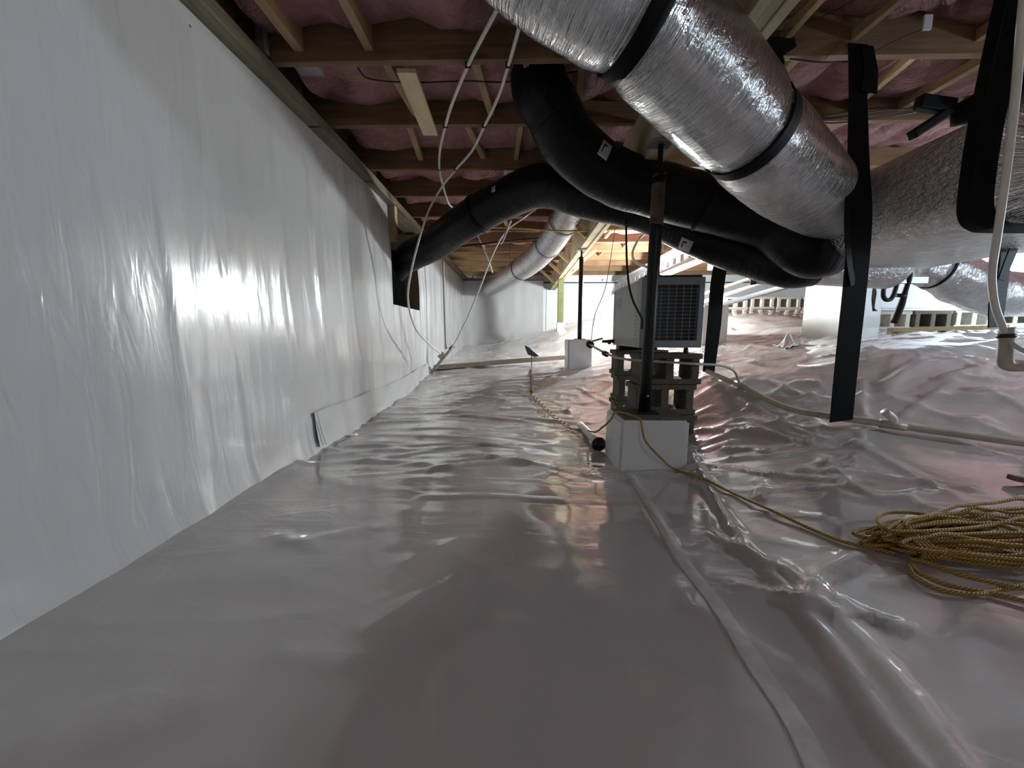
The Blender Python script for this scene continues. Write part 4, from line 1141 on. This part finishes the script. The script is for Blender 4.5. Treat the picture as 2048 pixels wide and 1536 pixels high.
# crumpled flap of liner
p = at_ground(1580, 690)
V = []; F = []
n = 9
for i in range(n):
    for j in range(n):
        u_, v_ = i / (n - 1) - .5, j / (n - 1) - .5
        x = p.x + u_ * .22 + v_ * .04; y = p.y + v_ * .24 + u_ * .05
        z = ground(x, y) + .012 + max(0, .11 - .30 * abs(u_ + .12) - .22 * abs(v_)) + .012 * random.uniform(-1, 1)
        V.append((x, y, z))
for i in range(n - 1):
    for j in range(n - 1): F.append((i * n + j, (i + 1) * n + j, (i + 1) * n + j + 1, i * n + j + 1))
o = MB().add(V, F, None, False).build('plastic_scrap', 'wrap_liner'); tag(o, 'crumpled white plastic scrap on the slope left of the tall pier', 'scrap')
md = o.modifiers.new('s', 'SOLIDIFY'); md.thickness = .004

# ---------------------------------------------------------------- plank, pipe and device on the floor, left of the piers
p0 = at_ground(868, 742); p1 = at_ground(1170, 718)
pk = thing('plank', 'long pale timber plank lying across the liner before the end wall', 'plank', tuple((p0 + p1) / 2))
d = (p1 - p0)
a = Vector((p0.x, p0.y, fh(p0.x, p0.y) + .04)); b = Vector((p1.x, p1.y, fh(p1.x, p1.y) + .045))
a.x = max(a.x, XW + .06)
MB().bar(a, b, .085, .06, b=.004).build('timber', 'plank_wood', pk)
MB().bar(a + Vector((.01, -.046, .02)), a + Vector((.08, -.046, .022)), .006, .015).build('end_mark', 'black_rubber', pk)
wp0 = at_ground(1160, 855); wp1 = at_ground(1203, 902)
z0 = fh(wp0.x, wp0.y) + .03; z1 = fh(wp1.x, wp1.y) + .045
wp = thing('open_pipe', 'short white pipe with a black open end lying beside the near pier', 'pipe', tuple(wp1))
Tube([(wp0.x, wp0.y, z0), (wp1.x - .02, wp1.y, z1)], .026, 4).mesh(MB(), 16).build('pipe', 'pvc_white', wp)
tt_ = (Vector((wp1.x, wp1.y, z1)) - Vector((wp0.x, wp0.y, z0))).normalized()
q0 = Vector((wp1.x - .02, wp1.y, z1)); 
Tube([q0 - tt_ * .005, q0 + tt_ * .01], [.04, .045], 2).mesh(MB(), 18).build('black_socket', 'black_rubber', wp)
# small tilted dark device on the plank
dc = at(1066, 703, Y=a.lerp(b, .68).y - .02)
dv = thing('tilted_device', 'small dark wedge shaped device tilted up on the plank with a cord', 'device', tuple(dc + Vector((0, 0, -.05))))
e0 = at(1049, 690, Y=dc.y); e1 = at(1078, 712, Y=dc.y)
mb = MB(); dd = (e1 - e0)
n_ = Vector((dd.z, 0, -dd.x)).normalized()
hw = .055
prof = [e0, e0.lerp(e1, .25) - n_ * .012, e0.lerp(e1, .6) - n_ * .004, e1, e0.lerp(e1, .8) + n_ * .05, e0.lerp(e1, .45) + n_ * .075, e0.lerp(e1, .15) + n_ * .03]
V = [p + Vector((0, s * hw, 0)) for s in (-1, 1) for p in prof]
m = len(prof)
F = [tuple(range(m))[::-1], tuple(range(m, 2 * m))] + [(k, (k + 1) % m, m + (k + 1) % m, m + k) for k in range(m)]
mb.add(V, F).build('housing', 'device_blue', dv)
MB().box(-.03, .03, -.04, .04, -.012, .004, Matrix.Translation(e0.lerp(e1, .55) + Vector((-.01, 0, -.045))), .003).build('bracket', 'black_rubber', dv)
ck = [at(1063, 710, Y=dc.y - .06), at(1063, 722, Y=dc.y - .10), at_ground(1063, 737), at_ground(1062, 750), at_ground(1061, 762), at_ground(1062, 776)]
for q_ in ck[2:]: q_.z = fh(q_.x, q_.y) + .014
kn = at_ground(1063, 788); kn.z = fh(kn.x, kn.y) + .02
ck.append(kn)
Tube(ck, .006, 6).mesh(MB(), 8).build('cord', 'brown_pipe', dv)

# ---------------------------------------------------------------- yellow rope
rope = thing('yellow_rope', 'yellow rope coiled in a loose hank at the right and trailing over the pier', 'rope', tuple(at_ground(1900, 1120)))
RR = .0058
def lay(pts, lift=0.008): return [Vector((p[0], p[1], fh(p[0], p[1]) + lift)) for p in pts]
def gpx(pts, lift=.008):
    return lay([(at_ground(*p).x, at_ground(*p).y) for p in pts], lift)
# twisted doubled part from the knot to the white pipe
tw = catmull(gpx([(1063, 790), (1085, 815), (1110, 840), (1140, 862)], .012), 24)
for ph in (0, math.pi):
    P = []
    for i, p in enumerate(tw):
        a_ = i * .55 + ph
        P.append(p + Vector((.017 * math.cos(a_), .020 * math.cos(a_), .006 * math.sin(a_) + .004)))
    Tube(P, .0042, 1, False).mesh(MB(), 7).build('twisted_strand', 'yellow_rope', rope)
MB().lathe([(.004, -.02), (.016, -.012), (.02, 0), (.015, .014), (.004, .024)], kn + Vector((0, 0, .005)), 10).build('knot', 'yellow_rope', rope)
run1 = [tw[-1]] + gpx([(1155, 868), (1172, 869)], .02) + [at(1190, 864, Y=2.12), at(1207, 853, Y=2.05), Vector((.515, 2.05, -.47)), Vector((.535, 2.04, -.428)), Vector((.57, 2.0, -.424)), Vector((.60, 1.93, -.424)), Vector((.625, 1.885, -.44)), at(1290, 880, Y=1.84)]
end_a = run1[-1]
run1 += [at(1318, 912, Y=1.80)] + gpx([(1350, 938), (1400, 962), (1460, 986), (1540, 1025), (1610, 1055), (1680, 1085), (1740, 1100), (1790, 1112)])
Tube(run1, RR, 8).mesh(MB(), 8).build('trailing_length', 'yellow_rope', rope)
Tube(catmull(gpx([(1140, 862), (1160, 878), (1180, 892), (1192, 906)], .008), 5), .003, 1, False).mesh(MB(), 6).build('loose_tail', 'yellow_rope', rope)
# hank: elongated loops gathered at a tie
tie = at_ground(1800, 1108); 
rg = random.Random(5)
def hank_loop(c0, ang, L, wdt, z0, skew=0.0):
    P = []
    n = 40
    for i in range(n + 1):
        t_ = 2 * math.pi * i / n
        u_ = (1 - math.cos(t_)) / 2 * L
        v_ = math.sin(t_) * wdt * (0.55 + .45 * math.sin(t_ / 2) ) + skew * u_
        x = c0[0] + u_ * math.cos(ang) - v_ * math.sin(ang); y = c0[1] + u_ * math.sin(ang) + v_ * math.cos(ang)
        z = fh(x, y) + RR + z0 + .006 * math.sin(t_ * 2 + z0 * 300)
        P.append(Vector((x, y, z)))
    return P
loops = []
for k in range(14):
    c0 = (tie.x + rg.uniform(-.03, .06), tie.y + rg.uniform(-.03, .05))
    loops.append(hank_loop(c0, rg.uniform(-.16, .14), rg.uniform(.38, .75), rg.uniform(.05, .115), .004 + k * .0035, rg.uniform(-.12, .12)))
for k in range(6):
    c0 = (tie.x + rg.uniform(-.10, -.03), tie.y + rg.uniform(.02, .06))
    loops.append(hank_loop(c0, rg.uniform(-.02, .10), rg.uniform(.22, .42), rg.uniform(.03, .05), .006 + k * .006, .05))
loops.append([Vector(p) for p in catmull(gpx([(1800, 1110), (1768, 1085), (1752, 1055), (1775, 1042), (1830, 1046), (1900, 1065), (1960, 1090), (2020, 1120)], .03), 5)])
loops.append([Vector(p) for p in catmull(gpx([(1805, 1112), (1770, 1090), (1760, 1068), (1790, 1058), (1850, 1063), (1920, 1080), (1990, 1105)], .03), 5)])
loops.append([Vector(p) for p in catmull(gpx([(1815, 1140), (1830, 1165), (1880, 1190), (1950, 1200), (1990, 1190), (2060, 1175)], .012), 5)])
loops.append([Vector(p) for p in catmull(gpx([(1818, 1135), (1840, 1160), (1890, 1180), (1950, 1192), (2000, 1200), (2080, 1222)], .012), 5)])
loops.append([Vector(p) for p in catmull(gpx([(1815, 1130), (1860, 1142), (1920, 1165), (1990, 1182), (2080, 1200)], .02), 5)])
for L_ in loops:
    Tube(L_, RR, 1, False).mesh(MB(), 7).build('rope_loop', 'yellow_rope', rope)
for k in range(4):
    c_ = tie + Vector((.02 + k * .012, 0, .03))
    P = [c_ + Vector((.0, .05 * math.cos(a_), .03 * math.sin(a_) - .005)) for a_ in np.linspace(0, 2 * math.pi, 20)]
    Tube(P, RR, 1, False).mesh(MB(), 7).build('tie_wrap', 'yellow_rope', rope)

# ---------------------------------------------------------------- lamps of the place and an added fill bulb
def bulb(label, p, mat, r=.05, hang=True):
    t = thing('light_bulb', label, 'lamp', tuple(p))
    prof = [(r * .35, 0), (r * .5, r * .5), (r * .9, r * 1.1), (r, r * 1.7), (r * .85, r * 2.3), (r * .5, r * 2.65), (r * .12, r * 2.75)]
    if hang: prof = [(a_, -b_) for a_, b_ in prof]
    MB().lathe(prof, p, 12).build('glass', mat, t)
    s = 1 if hang else -1
    MB().lathe([(r * .36, 0), (r * .4, s * .03), (r * 1.1, s * .035), (r * 1.2, s * .055)], p, 14).build('socket', 'pvc_white', t)
    return t
gA = ground(1.95, 5.55)
bulb('bare bright work bulb standing on the liner behind the dehumidifier', Vector((1.95, 5.55, gA + .42)), 'bulb_a', .095, False)
lb = bulb('bare bulb hanging low on a cord far to the right', Vector((4.5, 1.15, .62)), 'bulb_b', .09)
Tube([(4.5, 1.15, .66), (4.5, 1.15, 1.0), (4.5, 1.15, 1.5)], .005, 3).mesh(MB(), 6).build('cord', 'black_rubber', lb)
bulb('added dim fill bulb, unseen, under the joists behind the viewpoint', Vector((1.0, -2.2, 1.05)), 'fill_bulb_c', .06)  # unseen fill, added to brighten the near end
bulb('bare work bulb standing on the liner beside the white cabinet', Vector((5.2, 3.48, ground(5.2, 3.48) + .24)), 'bulb_d', .07, False)
